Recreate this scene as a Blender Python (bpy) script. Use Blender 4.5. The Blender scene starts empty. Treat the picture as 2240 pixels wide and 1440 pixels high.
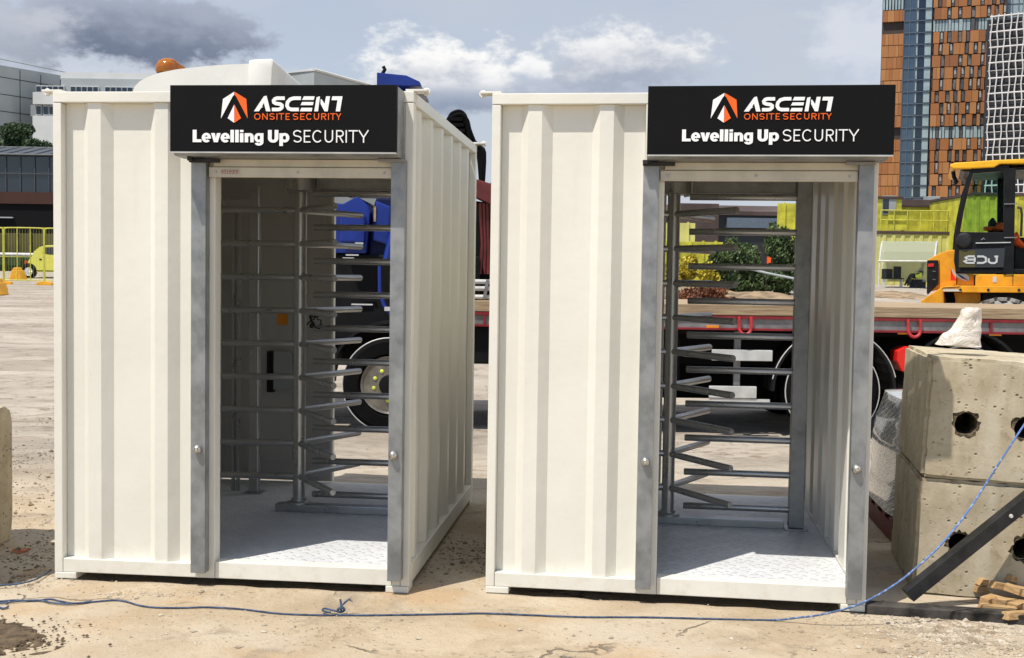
import bpy, bmesh, math, random
from mathutils import Vector, Matrix, noise
random.seed(11)
R = math.radians
sc = bpy.context.scene
COL = sc.collection

# ------------------------------------------------------------------ camera
F_PX, PITCH, ROLL, CAM_H = 2512.3, 0.0476, 0.0150, 1.664
cam = bpy.data.cameras.new("camera"); cam.sensor_width = 36; cam.lens = F_PX / 2240 * 36
cam.clip_start = 0.05; cam.clip_end = 5000
co = bpy.data.objects.new("camera", cam); COL.objects.link(co)
R0 = Vector((1, 0, 0)); U0 = Vector((0, math.sin(PITCH), math.cos(PITCH))); FW = Vector((0, math.cos(PITCH), -math.sin(PITCH)))
cr, sr = math.cos(ROLL), math.sin(ROLL)
RT = cr * R0 + sr * U0; UP = cr * U0 - sr * R0
M = Matrix((RT, UP, -FW)).transposed().to_4x4(); M.translation = (0, 0, CAM_H)
co.matrix_world = M
sc.camera = co

def ray(px, py):
    a, b = px - 1120, py - 720
    return RT * (a / F_PX) + UP * (-b / F_PX) + FW
def at(px, py, Y):
    r = ray(px, py); return Vector((0, 0, CAM_H)) + r * (Y / r.y)
def onz(px, py, z=0.0):
    r = ray(px, py); return Vector((0, 0, CAM_H)) + r * ((z - CAM_H) / r.z)

# ------------------------------------------------------------------ light
SUN_EL, SUN_DIR = 64.0, 45.0      # light travels towards +x +y
sd = Vector((math.cos(R(SUN_EL)) * math.sin(R(SUN_DIR)), math.cos(R(SUN_EL)) * math.cos(R(SUN_DIR)), -math.sin(R(SUN_EL))))
sl = bpy.data.lights.new("sun", 'SUN'); sl.energy = 4.7; sl.angle = R(0.5); sl.color = (1.0, 0.94, 0.845)
so = bpy.data.objects.new("sun", sl); COL.objects.link(so)
so.rotation_euler = sd.to_track_quat('-Z', 'Y').to_euler()
sc.view_settings.view_transform = 'Standard'; sc.view_settings.look = 'None'
sc.view_settings.exposure = 0.2; sc.view_settings.gamma = 1.0
sc.view_settings.use_curve_mapping = False

w = bpy.data.worlds.new("World"); sc.world = w; w.use_nodes = True
def build_world():
    nt = w.node_tree; N = nt.nodes; N.clear(); L = nt.links
    def nd(t, **k):
        n = N.new(t)
        for a, b in k.items(): setattr(n, a, b)
        return n
    def val(x, s):
        if isinstance(x, (int, float)): s.default_value = x
        else: L.new(x, s)
    def mth(op, a, b=0.0, c=0.0, clamp=False):
        n = nd('ShaderNodeMath', operation=op, use_clamp=clamp)
        val(a, n.inputs[0]); val(b, n.inputs[1]); val(c, n.inputs[2]); return n.outputs[0]
    def mix(fac, a, b):
        n = nd('ShaderNodeMix', data_type='RGBA')
        val(fac, n.inputs[0])
        for s, x in ((n.inputs[6], a), (n.inputs[7], b)):
            if isinstance(x, tuple): s.default_value = (*x, 1)
            else: L.new(x, s)
        return n.outputs[2]
    def smooth(x, lo, hi):
        n = nd('ShaderNodeMapRange', interpolation_type='SMOOTHSTEP'); val(x, n.inputs[0])
        n.inputs[1].default_value = lo; n.inputs[2].default_value = hi; return n.outputs[0]
    out = nd('ShaderNodeOutputWorld'); bg = nd('ShaderNodeBackground'); bg.inputs[1].default_value = 0.125
    L.new(bg.outputs[0], out.inputs[0])
    sky = nd('ShaderNodeTexSky', sky_type='NISHITA'); sky.sun_disc = False
    sky.sun_elevation = R(SUN_EL); sky.sun_rotation = math.atan2(-sd.x, -sd.y)
    sky.air_density = 1.0; sky.dust_density = 0.7; sky.ozone_density = 1.2
    tc = nd('ShaderNodeTexCoord'); sep = nd('ShaderNodeSeparateXYZ'); L.new(tc.outputs['Generated'], sep.inputs[0])
    x, y, z = sep.outputs
    az = mth('ARCTAN2', x, y); el = mth('ARCSINE', z)
    cmb = nd('ShaderNodeCombineXYZ'); L.new(az, cmb.inputs[0]); L.new(mth('MULTIPLY', el, 1.7), cmb.inputs[1])
    def fbm(scale, det, off, rough=0.55):
        a = nd('ShaderNodeVectorMath', operation='ADD'); L.new(cmb.outputs[0], a.inputs[0]); a.inputs[1].default_value = off
        n = nd('ShaderNodeTexNoise'); n.inputs['Scale'].default_value = scale; n.inputs['Detail'].default_value = det
        n.inputs['Roughness'].default_value = rough; L.new(a.outputs[0], n.inputs['Vector']); return n.outputs['Fac']
    n1 = fbm(9, 7, (3.1, 1.7, 0)); n2 = fbm(38, 6, (7.3, 2.2, 0), 0.6); n3 = fbm(5, 6, (11.3, 5.2, 0.4))
    n4 = fbm(16, 8, (1.3, 9.2, 0.9), 0.6)
    wob = mth('ADD', mth('MULTIPLY', mth('SUBTRACT', n2, 0.5), 1.0), mth('MULTIPLY', mth('SUBTRACT', n4, 0.5), 1.7))
    def blob(px, py, sx, sy, flat=1.0):     # a cloud bank at a direction of the sky: (azimuth, elevation) ellipse
        r = ray(px, py).normalized(); a0 = math.atan2(r.x, r.y); e0 = math.asin(r.z)
        dx = mth('DIVIDE', mth('SUBTRACT', az, a0), sx / F_PX); dy = mth('DIVIDE', mth('SUBTRACT', el, e0), sy / F_PX)
        dn = mth('MULTIPLY', mth('MINIMUM', dy, 0.0), flat); dp = mth('MAXIMUM', dy, 0.0)
        d = mth('SQRT', mth('ADD', mth('MULTIPLY', dx, dx), mth('ADD', mth('MULTIPLY', dn, dn), mth('MULTIPLY', dp, dp))))
        return mth('SUBTRACT', 1.0, d), dy
    base = sky.outputs[0]
    # thin veil that whitens the blue, patchy
    veil = mth('MULTIPLY_ADD', smooth(n3, 0.35, 0.75), 0.30, 0.68)
    veil = mth('MULTIPLY', veil, smooth(mth('SUBTRACT', 2.2, mth('ABSOLUTE', az)), 0.6, 1.5))
    c = mix(veil, base, (3.95, 4.2, 4.75))
    def bank(c, shape, edge, soft, lit, shade, y0, y1, amt=1.0):
        b, dy = shape
        m = smooth(mth('ADD', b, wob), edge, edge + soft)
        tone = smooth(mth('ADD', dy, mth('MULTIPLY', wob, 0.9)), y0, y1)
        cc = mix(tone, shade, lit)
        return mix(mth('MULTIPLY', m, amt), c, cc)
    pale = (5.0, 5.2, 5.7); white = (6.9, 6.85, 6.75); grey = (2.6, 3.0, 3.8); dark = (1.15, 1.4, 2.0)
    # bright cloud added out of view to the right, to light the side wall
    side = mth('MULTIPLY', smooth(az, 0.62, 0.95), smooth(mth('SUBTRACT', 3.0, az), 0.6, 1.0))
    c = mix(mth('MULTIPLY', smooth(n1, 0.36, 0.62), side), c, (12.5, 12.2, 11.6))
    c = bank(c, blob(1240, 205, 520, 75), 0.05, 0.8, (3.7, 4.0, 4.7), (2.3, 2.65, 3.4), -0.8, 0.6, 0.85)
    c = bank(c, blob(1900, 110, 150, 170), 0.1, 0.7, pale, (3.9, 4.3, 5.1), -0.8, 0.2, 0.8)
    c = bank(c, blob(960, 160, 240, 120), 0.12, 0.42, white, (3.0, 3.35, 4.1), -0.65, 0.35)
    c = bank(c, blob(1370, 130, 265, 110), 0.2, 0.5, (6.5, 6.5, 6.5), (2.7, 3.05, 3.8), -0.45, 0.6)
    c = bank(c, blob(1160, 150, 70, 50), 0.2, 0.4, white, (3.5, 3.9, 4.7), -0.6, 0.2, 0.9)
    c = bank(c, blob(1000, 225, 190, 45), 0.1, 0.8, grey, (1.7, 2.05, 2.8), -0.6, 0.5, 0.95)
    c = bank(c, blob(240, 165, 560, 95), 0.1, 0.8, pale, (3.5, 3.9, 4.8), -0.7, 0.4, 0.8)
    c = bank(c, blob(285, 70, 340, 105), 0.05, 0.42, (2.7, 3.0, 3.7), (1.2, 1.45, 2.05), -0.6, 0.7)
    c = bank(c, blob(40, 80, 190, 100), 0.05, 0.7, (3.9, 4.1, 4.6), (2.3, 2.6, 3.2), -0.6, 0.5, 0.9)
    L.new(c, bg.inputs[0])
build_world()

# ------------------------------------------------------------------ materials
def lin(r, g, b):
    f = lambda v: (v / 255 / 12.92) if v / 255 <= 0.04045 else ((v / 255 + 0.055) / 1.055) ** 2.4
    return (f(r), f(g), f(b))
class NT:
    def __init__(s, name):
        s.m = bpy.data.materials.new(name); s.m.use_nodes = True; s.t = s.m.node_tree
        s.b = s.t.nodes['Principled BSDF']; s.tc = None
    def n(s, t, **k):
        n = s.t.nodes.new(t)
        for a, b in k.items(): setattr(n, a, b)
        return n
    def l(s, a, b): s.t.links.new(a, b)
    def vec(s, scale=(1, 1, 1), rot=(0, 0, 0), coord='Object'):
        if not s.tc: s.tc = s.n('ShaderNodeTexCoord')
        mp = s.n('ShaderNodeMapping'); mp.inputs['Scale'].default_value = scale; mp.inputs['Rotation'].default_value = rot
        s.l(s.tc.outputs[coord], mp.inputs[0]); return mp.outputs[0]
    def noise(s, scale, det=5, rough=0.55, v=None, dist=0.0):
        n = s.n('ShaderNodeTexNoise'); n.inputs['Scale'].default_value = scale; n.inputs['Detail'].default_value = det
        n.inputs['Roughness'].default_value = rough; n.inputs['Distortion'].default_value = dist
        s.l(v if v is not None else s.vec(), n.inputs['Vector']); return n.outputs['Fac']
    def vor(s, scale, v=None, feat='F1', out='Distance'):
        n = s.n('ShaderNodeTexVoronoi', feature=feat); n.inputs['Scale'].default_value = scale
        s.l(v if v is not None else s.vec(), n.inputs['Vector']); return n.outputs[out]
    def ramp(s, x, lo, hi, a=0.0, b=1.0):
        n = s.n('ShaderNodeMapRange', interpolation_type='SMOOTHSTEP'); s.l(x, n.inputs[0])
        for i, q in enumerate((lo, hi, a, b)): n.inputs[i + 1].default_value = q
        return n.outputs[0]
    def mix(s, fac, a, b):
        n = s.n('ShaderNodeMix', data_type='RGBA')
        if isinstance(fac, (int, float)): n.inputs[0].default_value = fac
        else: s.l(fac, n.inputs[0])
        for q, x in ((n.inputs[6], a), (n.inputs[7], b)):
            if isinstance(x, tuple): q.default_value = (*x[:3], 1)
            else: s.l(x, q)
        return n.outputs[2]
    def math(s, op, a, b=0.0, clamp=False):
        n = s.n('ShaderNodeMath', operation=op, use_clamp=clamp)
        for q, x in ((n.inputs[0], a), (n.inputs[1], b)):
            if isinstance(x, (int, float)): q.default_value = x
            else: s.l(x, q)
        return n.outputs[0]
    def col(s, c):
        if isinstance(c, tuple): s.b.inputs['Base Color'].default_value = (*c[:3], 1)
        else: s.l(c, s.b.inputs['Base Color'])
    def rough(s, r):
        if isinstance(r, (int, float)): s.b.inputs['Roughness'].default_value = r
        else: s.l(r, s.b.inputs['Roughness'])
    def metal(s, v): s.b.inputs['Metallic'].default_value = v
    def bump(s, h, strength=0.3, dist=0.01):
        n = s.n('ShaderNodeBump'); n.inputs['Strength'].default_value = strength; n.inputs['Distance'].default_value = dist
        s.l(h, n.inputs['Height']); s.l(n.outputs[0], s.b.inputs['Normal'])
MT = {}
def simple(name, c, rough=0.5, metal=0.0, var=0.15, scale=6.0, bump=0.0, bscale=60.0, spec=0.4):
    """plain surface with a little wear: mottled colour and roughness"""
    s = NT(name); n = s.noise(scale, 6, 0.6)
    s.b.inputs['Specular IOR Level'].default_value = spec
    d = tuple(max(0, q * (1 - var)) for q in c); u = tuple(min(1, q * (1 + var * 0.6)) for q in c)
    s.col(s.mix(s.ramp(n, 0.3, 0.7), d, u)); s.rough(s.ramp(n, 0.2, 0.8, max(0.05, rough - 0.08), min(1, rough + 0.1))); s.metal(metal)
    if bump: s.bump(s.noise(bscale, 4), bump, 0.01)
    MT[name] = s.m; return s.m

def mk_materials():
    # container paint: cream, faint streaks and grime
    s = NT('cream_paint'); a = s.noise(1.3, 6, 0.6); st = s.noise(5, 5, 0.6, s.vec((3, 3, 0.25))); fine = s.noise(45, 3)
    c = s.mix(s.ramp(a, 0.3, 0.75), (0.70, 0.68, 0.605), (0.76, 0.74, 0.665))
    c = s.mix(s.ramp(st, 0.58, 0.8, 0, 0.25), c, (0.56, 0.53, 0.44))
    c = s.mix(s.ramp(s.noise(23, 5, 0.7), 0.68, 0.76, 0, 0.35), c, (0.50, 0.46, 0.36))
    sp = s.n('ShaderNodeSeparateXYZ'); s.l(s.vec(), sp.inputs[0])
    low = s.math('MULTIPLY', s.ramp(sp.outputs[2], 0.02, 0.30, 1, 0), s.ramp(s.noise(13, 6, 0.7), 0.45, 0.75, 0, 0.30)); c = s.mix(low, c, (0.47, 0.39, 0.28))
    scr = s.noise(3, 6, 0.7, s.vec((2.5, 2.5, 26))); c = s.mix(s.ramp(scr, 0.70, 0.76, 0, 0.35), c, (0.42, 0.40, 0.35))
    s.col(c); s.rough(s.ramp(a, 0.2, 0.8, 0.30, 0.46)); s.bump(s.noise(5, 5, 0.55), 0.22, 0.02); MT['cream_paint'] = s.m
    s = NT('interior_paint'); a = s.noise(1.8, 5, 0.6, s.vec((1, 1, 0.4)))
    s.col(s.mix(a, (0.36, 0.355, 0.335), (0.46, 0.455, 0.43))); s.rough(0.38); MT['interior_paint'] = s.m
    # galvanised steel: cool grey with blotches
    s = NT('galvanised'); a = s.noise(5, 6, 0.65); v = s.vor(38, s.vec((1, 1, 0.6)), out='Color')
    sp = s.n('ShaderNodeSeparateColor'); s.l(v, sp.inputs[0])
    c = s.mix(s.ramp(a, 0.32, 0.68), (0.17, 0.18, 0.187), (0.32, 0.33, 0.335)); c = s.mix(s.math('MULTIPLY', sp.outputs[0], 0.2), c, (0.38, 0.40, 0.41))
    s.col(c); s.metal(0.55); s.rough(s.ramp(a, 0.3, 0.7, 0.38, 0.58)); s.bump(s.noise(14, 3), 0.05, 0.01); MT['galvanised'] = s.m
    s = NT('tube_steel'); a = s.noise(9, 6, 0.6)
    s.col(s.mix(a, (0.30, 0.305, 0.31), (0.46, 0.465, 0.47))); s.metal(0.8); s.rough(s.ramp(a, 0.3, 0.7, 0.26, 0.38)); MT['tube_steel'] = s.m
    # chequer plate: rows of short raised bars
    s = NT('tread_plate')
    h = None
    for r in (R(45), R(-45)):
        n = s.n('ShaderNodeTexBrick'); n.offset = 0.5; n.inputs['Scale'].default_value = 1.0
        s.l(s.vec((19, 19, 19), (0, 0, r)), n.inputs['Vector'])
        n.inputs['Color1'].default_value = (1, 1, 1, 1); n.inputs['Color2'].default_value = (1, 1, 1, 1); n.inputs['Mortar'].default_value = (0, 0, 0, 1)
        n.inputs['Mortar Size'].default_value = 0.28; n.inputs['Mortar Smooth'].default_value = 0.3
        n.inputs['Brick Width'].default_value = 1.6; n.inputs['Row Height'].default_value = 1.2
        sp = s.n('ShaderNodeSeparateColor'); s.l(n.outputs['Color'], sp.inputs[0])
        h = sp.outputs[0] if h is None else s.math('MINIMUM', h, sp.outputs[0])
    a = s.noise(3, 6, 0.6); d = s.noise(30, 4, 0.7)
    c = s.mix(s.ramp(a, 0.35, 0.7), (0.58, 0.59, 0.61), (0.68, 0.69, 0.70)); c = s.mix(s.ramp(d, 0.56, 0.75, 0, 0.5), c, (0.40, 0.38, 0.34))
    s.col(c); s.rough(0.42); s.bump(h, 1.0, 0.008); MT['tread_plate'] = s.m
    simple('sign_black', (0.005, 0.005, 0.0055), 0.6, 0, 0.1, spec=0.12)
    simple('sign_white', (0.85, 0.85, 0.85), 0.5, 0, 0.03)
    simple('sign_orange', (0.86, 0.125, 0.008), 0.5, 0, 0.04)
    simple('lath_cream', (0.52, 0.48, 0.40), 0.45, 0.2, 0.15)
    simple('red_print', (0.30, 0.06, 0.05), 0.6)
    simple('black_steel', (0.018, 0.018, 0.019), 0.55, 0.1, 0.5, 14, 0.2)
    simple('dusty_steel', (0.05, 0.045, 0.04), 0.8, 0, 0.85, 9, 0.3, spec=0.2)
    simple('black_rubber', (0.005, 0.005, 0.0055), 0.85, 0, 0.4, 8, 0.2, spec=0.08)
    simple('black_plastic', (0.009, 0.009, 0.010), 0.45, 0, 0.3, spec=0.22)
    simple('loader_yellow', (0.80, 0.335, 0.014), 0.45, 0, 0.22, 3.5)
    simple('loader_roof', (0.85, 0.44, 0.015), 0.4, 0, 0.08, 2.5)
    simple('lime_paint', (0.50, 0.47, 0.045), 0.6, 0, 0.35, 1.6)
    simple('pale_lime', (0.56, 0.53, 0.17), 0.55, 0, 0.16, 0.8)
    simple('lime_rail', (0.50, 0.48, 0.07), 0.5, 0, 0.25, 4)
    simple('car_lime', (0.58, 0.55, 0.09), 0.3, 0, 0.06)
    simple('barrier_amber', (0.75, 0.36, 0.02), 0.5)
    simple('tyre_dusty', (0.30, 0.285, 0.26), 0.9, 0, 0.35, 9, 0.5, 30)
    simple('truck_white', (0.78, 0.77, 0.72), 0.3, 0, 0.05, 2)
    simple('truck_blue', (0.008, 0.028, 0.215), 0.35, 0, 0.2, 3)
    simple('navy_dark', (0.006, 0.010, 0.05), 0.5, 0, 0.3, 3, spec=0.2)
    simple('truck_red', (0.23, 0.016, 0.022), 0.5, 0, 0.3, 6)
    simple('hook_red', (0.42, 0.03, 0.035), 0.5, 0, 0.25, 8)
    simple('box_red', (0.72, 0.02, 0.012), 0.4, 0, 0.1)
    simple('crane_maroon', (0.13, 0.022, 0.02), 0.5, 0, 0.4, 5)
    simple('truck_dark', (0.006, 0.006, 0.007), 0.65, 0.0, 0.4, 6, spec=0.15)
    simple('grey_steel', (0.25, 0.24, 0.24), 0.5, 0.4, 0.3, 6)
    simple('pale_steel', (0.62, 0.62, 0.60), 0.4, 0.3, 0.15, 6)
    simple('lock_metal', (0.50, 0.48, 0.45), 0.3, 0.85, 0.2, 30)
    simple('rim_steel', (0.22, 0.20, 0.17), 0.4, 0.5, 0.3, 9)
    simple('lime_marker', (0.62, 0.72, 0.08), 0.5)
    simple('orange_sticker', (0.75, 0.27, 0.02), 0.5)
    simple('hi_vis_orange', (0.85, 0.11, 0.015), 0.8, 0, 0.3, 12)
    simple('faded_orange', (0.36, 0.13, 0.06), 0.9, 0, 0.6, 25)
    simple('dark_cloth', (0.03, 0.03, 0.034), 0.9, 0, 0.4, 6)
    simple('lamp_red', (0.55, 0.02, 0.015), 0.25)
    s = NT('amber_lens'); s.col((0.48, 0.15, 0.008)); s.rough(0.1); s.b.inputs['Transmission Weight'].default_value = 0.6; MT['amber_lens'] = s.m
    s = NT('deck_timber'); a = s.noise(6, 6, 0.65, s.vec((0.4, 6, 9)))
    s.col(s.mix(s.ramp(a, 0.3, 0.7), (0.20, 0.13, 0.07), (0.42, 0.32, 0.20))); s.rough(0.8); s.bump(a, 0.3, 0.01); MT['deck_timber'] = s.m
    s = NT('cut_timber'); a = s.noise(5, 6, 0.65, s.vec((3, 30, 30)))
    s.col(s.mix(s.ramp(a, 0.3, 0.7), (0.27, 0.15, 0.06), (0.50, 0.34, 0.165))); s.rough(0.8); s.bump(a, 0.3, 0.004); MT['cut_timber'] = s.m
    # cast concrete blocks: pitted, stained
    s = NT('cast_concrete'); a = s.noise(3.2, 8, 0.65); b = s.noise(14, 8, 0.75); p = s.vor(26, s.vec((1, 1, 1.2))); pn = s.noise(6, 4)
    c = s.mix(s.ramp(a, 0.3, 0.7), (0.335, 0.28, 0.185), (0.49, 0.43, 0.315)); c = s.mix(s.ramp(b, 0.52, 0.70, 0, 0.75), c, (0.20, 0.155, 0.09))
    st = s.noise(2.2, 5, 0.6, s.vec((2.2, 2.2, 0.5))); c = s.mix(s.ramp(st, 0.52, 0.72, 0, 0.6), c, (0.52, 0.48, 0.38))
    pit = s.math('MULTIPLY', s.ramp(p, 0.08, 0.28, 1, 0), s.ramp(pn, 0.47, 0.57))
    c = s.mix(s.math('MULTIPLY', pit, 0.85), c, (0.06, 0.05, 0.04)); s.col(c); s.rough(0.92)
    hgt = s.math('SUBTRACT', s.math('MULTIPLY', b, 0.5), s.math('MULTIPLY', pit, 1.2)); s.bump(hgt, 0.6, 0.012); MT['cast_concrete'] = s.m
    simple('broken_concrete', (0.13, 0.10, 0.06), 0.95, 0, 0.7, 40, 0.8, 90)
    # stretch film: glossy, streaky wrinkles running across
    s = NT('stretch_film'); a = s.noise(3.5, 5)
    h = None
    for sc_, rot, off in ((9, (0.55, 0.0, 0.15), 3.2), (15, (0.72, 0.1, -0.2), 4.5)):
        wv = s.n('ShaderNodeTexWave', wave_type='BANDS', bands_direction='Z'); wv.inputs['Scale'].default_value = sc_; wv.inputs['Distortion'].default_value = off; wv.inputs['Detail'].default_value = 5; wv.inputs['Detail Roughness'].default_value = 0.62; wv.inputs['Detail Scale'].default_value = 0.8
        s.l(s.vec((0.6, 0.6, 1), rot), wv.inputs['Vector']); q = s.ramp(wv.outputs['Fac'], 0.62, 0.97); h = q if h is None else s.math('MAXIMUM', h, q)
    c = s.mix(s.ramp(a, 0.42, 0.62), (0.32, 0.33, 0.33), (0.50, 0.47, 0.40)); c = s.mix(s.math('MULTIPLY', h, s.ramp(s.noise(2.5, 4), 0.35, 0.6, 0.25, 0.9)), c, (0.88, 0.89, 0.88))
    s.col(c); s.rough(0.16); s.b.inputs['Coat Weight'].default_value = 1.0; s.b.inputs['Coat Roughness'].default_value = 0.08; s.bump(h, 0.6, 0.012); MT['stretch_film'] = s.m
    s = NT('plastic_bag'); a = s.noise(9, 6, 0.6, None, 1.0)
    s.col(s.mix(a, (0.52, 0.45, 0.37), (0.80, 0.76, 0.70))); s.rough(0.3); s.bump(a, 0.8, 0.03); MT['plastic_bag'] = s.m
    s = NT('blue_rope'); a = s.noise(60, 3, 0.5); b2 = s.noise(2.2, 3)
    c = s.mix(s.ramp(b2, 0.35, 0.65), (0.055, 0.09, 0.17), (0.09, 0.17, 0.40)); s.col(s.mix(s.ramp(a, 0.5, 0.65, 0, 0.7), c, (0.30, 0.40, 0.60))); s.rough(0.8); MT['blue_rope'] = s.m
    simple('rope_dusty', (0.075, 0.105, 0.17), 0.9, 0, 0.5, 30, 0.3, 200, spec=0.1)
    # glass
    for nm, c, r in (('dark_glass', (0.012, 0.018, 0.035), 0.06), ('tower_glass', (0.045, 0.075, 0.115), 0.10), ('pale_glass', (0.30, 0.37, 0.38), 0.15), ('window_glass', (0.085, 0.075, 0.07), 0.25)):
        s = NT(nm); a = s.noise(0.5, 3); s.col(s.mix(a, tuple(q * 0.6 for q in c), tuple(q * 1.4 for q in c))); s.rough(r); s.b.inputs['Specular IOR Level'].default_value = 0.6; MT[nm] = s.m
    s = NT('cab_glass'); s.col((0.42, 0.68, 0.60)); s.rough(0.02); s.b.inputs['Transmission Weight'].default_value = 1.0; s.b.inputs['IOR'].default_value = 1.02; MT['cab_glass'] = s.m
    s = NT('shelter_sheet'); s.col((0.50, 0.52, 0.38)); s.rough(0.25); s.b.inputs['Transmission Weight'].default_value = 0.45; s.b.inputs['IOR'].default_value = 1.02; s.b.inputs['Alpha'].default_value = 0.8; MT['shelter_sheet'] = s.m
    # cladding tones of the orange tower
    for i, c in enumerate(((0.31, 0.115, 0.030), (0.36, 0.145, 0.040), (0.25, 0.088, 0.026), (0.40, 0.175, 0.055))):
        s = NT('clad_%d' % i); a = s.noise(0.35, 4, 0.6, s.vec((3, 3, 0.7))); s.col(s.mix(a, tuple(q * 0.8 for q in c), tuple(q * 1.15 for q in c))); s.rough(0.6); MT['clad%d' % i] = s.m
    simple('mullion_dark', (0.05, 0.035, 0.028), 0.6)
    simple('mullion_grey', (0.10, 0.13, 0.17), 0.5)
    simple('lattice_white', (0.62, 0.60, 0.58), 0.6, 0, 0.15, 0.3)
    simple('core_dark', (0.022, 0.022, 0.026), 0.5)
    simple('facade_grey', (0.33, 0.355, 0.36), 0.6, 0, 0.12, 0.15)
    simple('facade_dark', (0.25, 0.27, 0.275), 0.6, 0, 0.12, 0.2)
    simple('window_grey', (0.16, 0.145, 0.135), 0.4, 0, 0.4, 0.6)
    simple('facade_white', (0.55, 0.56, 0.55), 0.6, 0, 0.1, 0.2)
    simple('panel_line', (0.055, 0.062, 0.068), 0.6)
    simple('glass_house', (0.05, 0.06, 0.075), 0.4, 0, 0.3, 0.3)
    simple('brick_brown', (0.045, 0.016, 0.011), 0.8, 0, 0.3, 0.4)
    simple('night_dark', (0.006, 0.006, 0.007), 0.7, spec=0.1)
    simple('roof_brown', (0.075, 0.05, 0.045), 0.8, 0, 0.4, 0.2)
    simple('hoarding_olive', (0.085, 0.075, 0.025), 0.8, 0, 0.3, 0.6)
    simple('hoarding_green', (0.03, 0.055, 0.018), 0.8, 0, 0.35, 0.8)
    simple('mesh_orange', (0.17, 0.062, 0.03), 0.9, 0, 0.5, 3)
    for nm, a1, a2, sc_ in (('leaf_tree', (0.015, 0.035, 0.012), (0.055, 0.10, 0.03), 0.5), ('leaf_bush', (0.02, 0.045, 0.012), (0.10, 0.15, 0.045), 0.8), ('leaf_gold', (0.30, 0.24, 0.01), (0.62, 0.50, 0.03), 1.0)):
        s = NT(nm); v = s.n('ShaderNodeTexVoronoi'); v.inputs['Scale'].default_value = 4.0; s.l(s.vec(), v.inputs['Vector'])
        sp = s.n('ShaderNodeSeparateColor'); s.l(v.outputs['Color'], sp.inputs[0])
        s.col(s.mix(sp.outputs[0], a1, a2)); s.rough(0.6); s.b.inputs['Subsurface Weight'].default_value = 0.0; MT[nm] = s.m
    simple('bark', (0.05, 0.035, 0.025), 0.9)
    s = NT('soil'); a = s.noise(18, 8, 0.7); s.col(s.mix(s.ramp(a, 0.3, 0.7), (0.045, 0.03, 0.018), (0.15, 0.105, 0.06))); s.rough(0.95); s.bump(a, 0.8, 0.02); MT['soil'] = s.m
    simple('clod', (0.20, 0.15, 0.095), 0.95, 0, 0.6, 14)
    simple('bank_earth', (0.26, 0.185, 0.11), 0.95, 0, 0.6, 1.5, 0.5, 8)
    s = NT('gravel'); v = s.vor(26, out='Color'); sp = s.n('ShaderNodeSeparateColor'); s.l(v, sp.inputs[0])
    s.col(s.mix(sp.outputs[0], (0.22, 0.17, 0.115), (0.50, 0.44, 0.35))); s.rough(0.9); MT['gravel'] = s.m
    # the yard: dusty concrete slab near, rutted pale earth further back
    s = NT('yard_ground')
    big = s.noise(0.55, 7, 0.6); mid = s.noise(2.6, 8, 0.62, None, 0.6); fine = s.noise(26, 6, 0.7); crumb = s.noise(80, 3, 0.6)
    c = s.mix(s.ramp(mid, 0.3, 0.7), (0.37, 0.285, 0.185), (0.475, 0.39, 0.275))
    c = s.mix(s.ramp(big, 0.45, 0.66, 0, 0.8), c, (0.49, 0.43, 0.34))
    c = s.mix(s.ramp(s.noise(1.15, 6, 0.6), 0.52, 0.70, 0, 0.7), c, (0.42, 0.275, 0.14))
    st = s.noise(1.7, 7, 0.68, None, 0.8); c = s.mix(s.ramp(st, 0.53, 0.68, 0, 0.7), c, (0.245, 0.195, 0.14))
    sc = s.noise(5.5, 7, 0.7, s.vec((0.5, 1.3, 1), (0, 0, 0.3)), 1.2); c = s.mix(s.ramp(sc, 0.60, 0.72, 0, 0.45), c, (0.58, 0.52, 0.43))
    grit = s.math('MULTIPLY', s.ramp(fine, 0.53, 0.66), s.ramp(s.noise(1.9, 6, 0.65), 0.46, 0.60))
    c = s.mix(s.math('MULTIPLY', grit, 0.75), c, (0.17, 0.125, 0.075))
    c = s.mix(s.ramp(fine, 0.62, 0.75, 0, 0.35), c, (0.60, 0.53, 0.42))
    spk = s.math('MULTIPLY', s.ramp(s.vor(17), 0.03, 0.08, 1, 0), s.ramp(s.noise(6, 2), 0.48, 0.58))
    spk = s.math('MAXIMUM', spk, s.math('MULTIPLY', s.ramp(s.vor(43), 0.04, 0.12, 1, 0), s.ramp(s.noise(3.1, 3), 0.52, 0.62)))
    c = s.mix(s.math('MULTIPLY', spk, 0.85), c, (0.07, 0.055, 0.04))
    # hairline cracks in the slab
    wv = s.n('ShaderNodeVectorMath', operation='ADD'); s.l(s.vec(), wv.inputs[0]); nv = s.n('ShaderNodeTexNoise'); nv.inputs['Scale'].default_value = 3.0; nv.inputs['Detail'].default_value = 5; s.l(s.vec(), nv.inputs['Vector'])
    sv = s.n('ShaderNodeVectorMath', operation='SCALE'); s.l(nv.outputs['Color'], sv.inputs[0]); sv.inputs['Scale'].default_value = 0.55; s.l(sv.outputs[0], wv.inputs[1])
    crk = s.math('MULTIPLY', s.ramp(s.vor(0.62, wv.outputs[0], 'DISTANCE_TO_EDGE'), 0.002, 0.009, 1, 0), s.ramp(s.noise(1.3, 3), 0.47, 0.56))
    c = s.mix(s.math('MULTIPLY', crk, 0.75), c, (0.11, 0.085, 0.06))
    # far yard: tyre-scraped streaks
    sepn = s.n('ShaderNodeSeparateXYZ'); g = s.n('ShaderNodeNewGeometry'); s.l(g.outputs['Position'], sepn.inputs[0])
    far = s.ramp(sepn.outputs[1], 7.2, 10.5)
    stk = s.noise(0.8, 8, 0.68, s.vec((0.35, 0.9, 1)), 0.8); stk2 = s.noise(2.4, 7, 0.72, s.vec((0.5, 1.5, 1)), 0.6)
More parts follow.
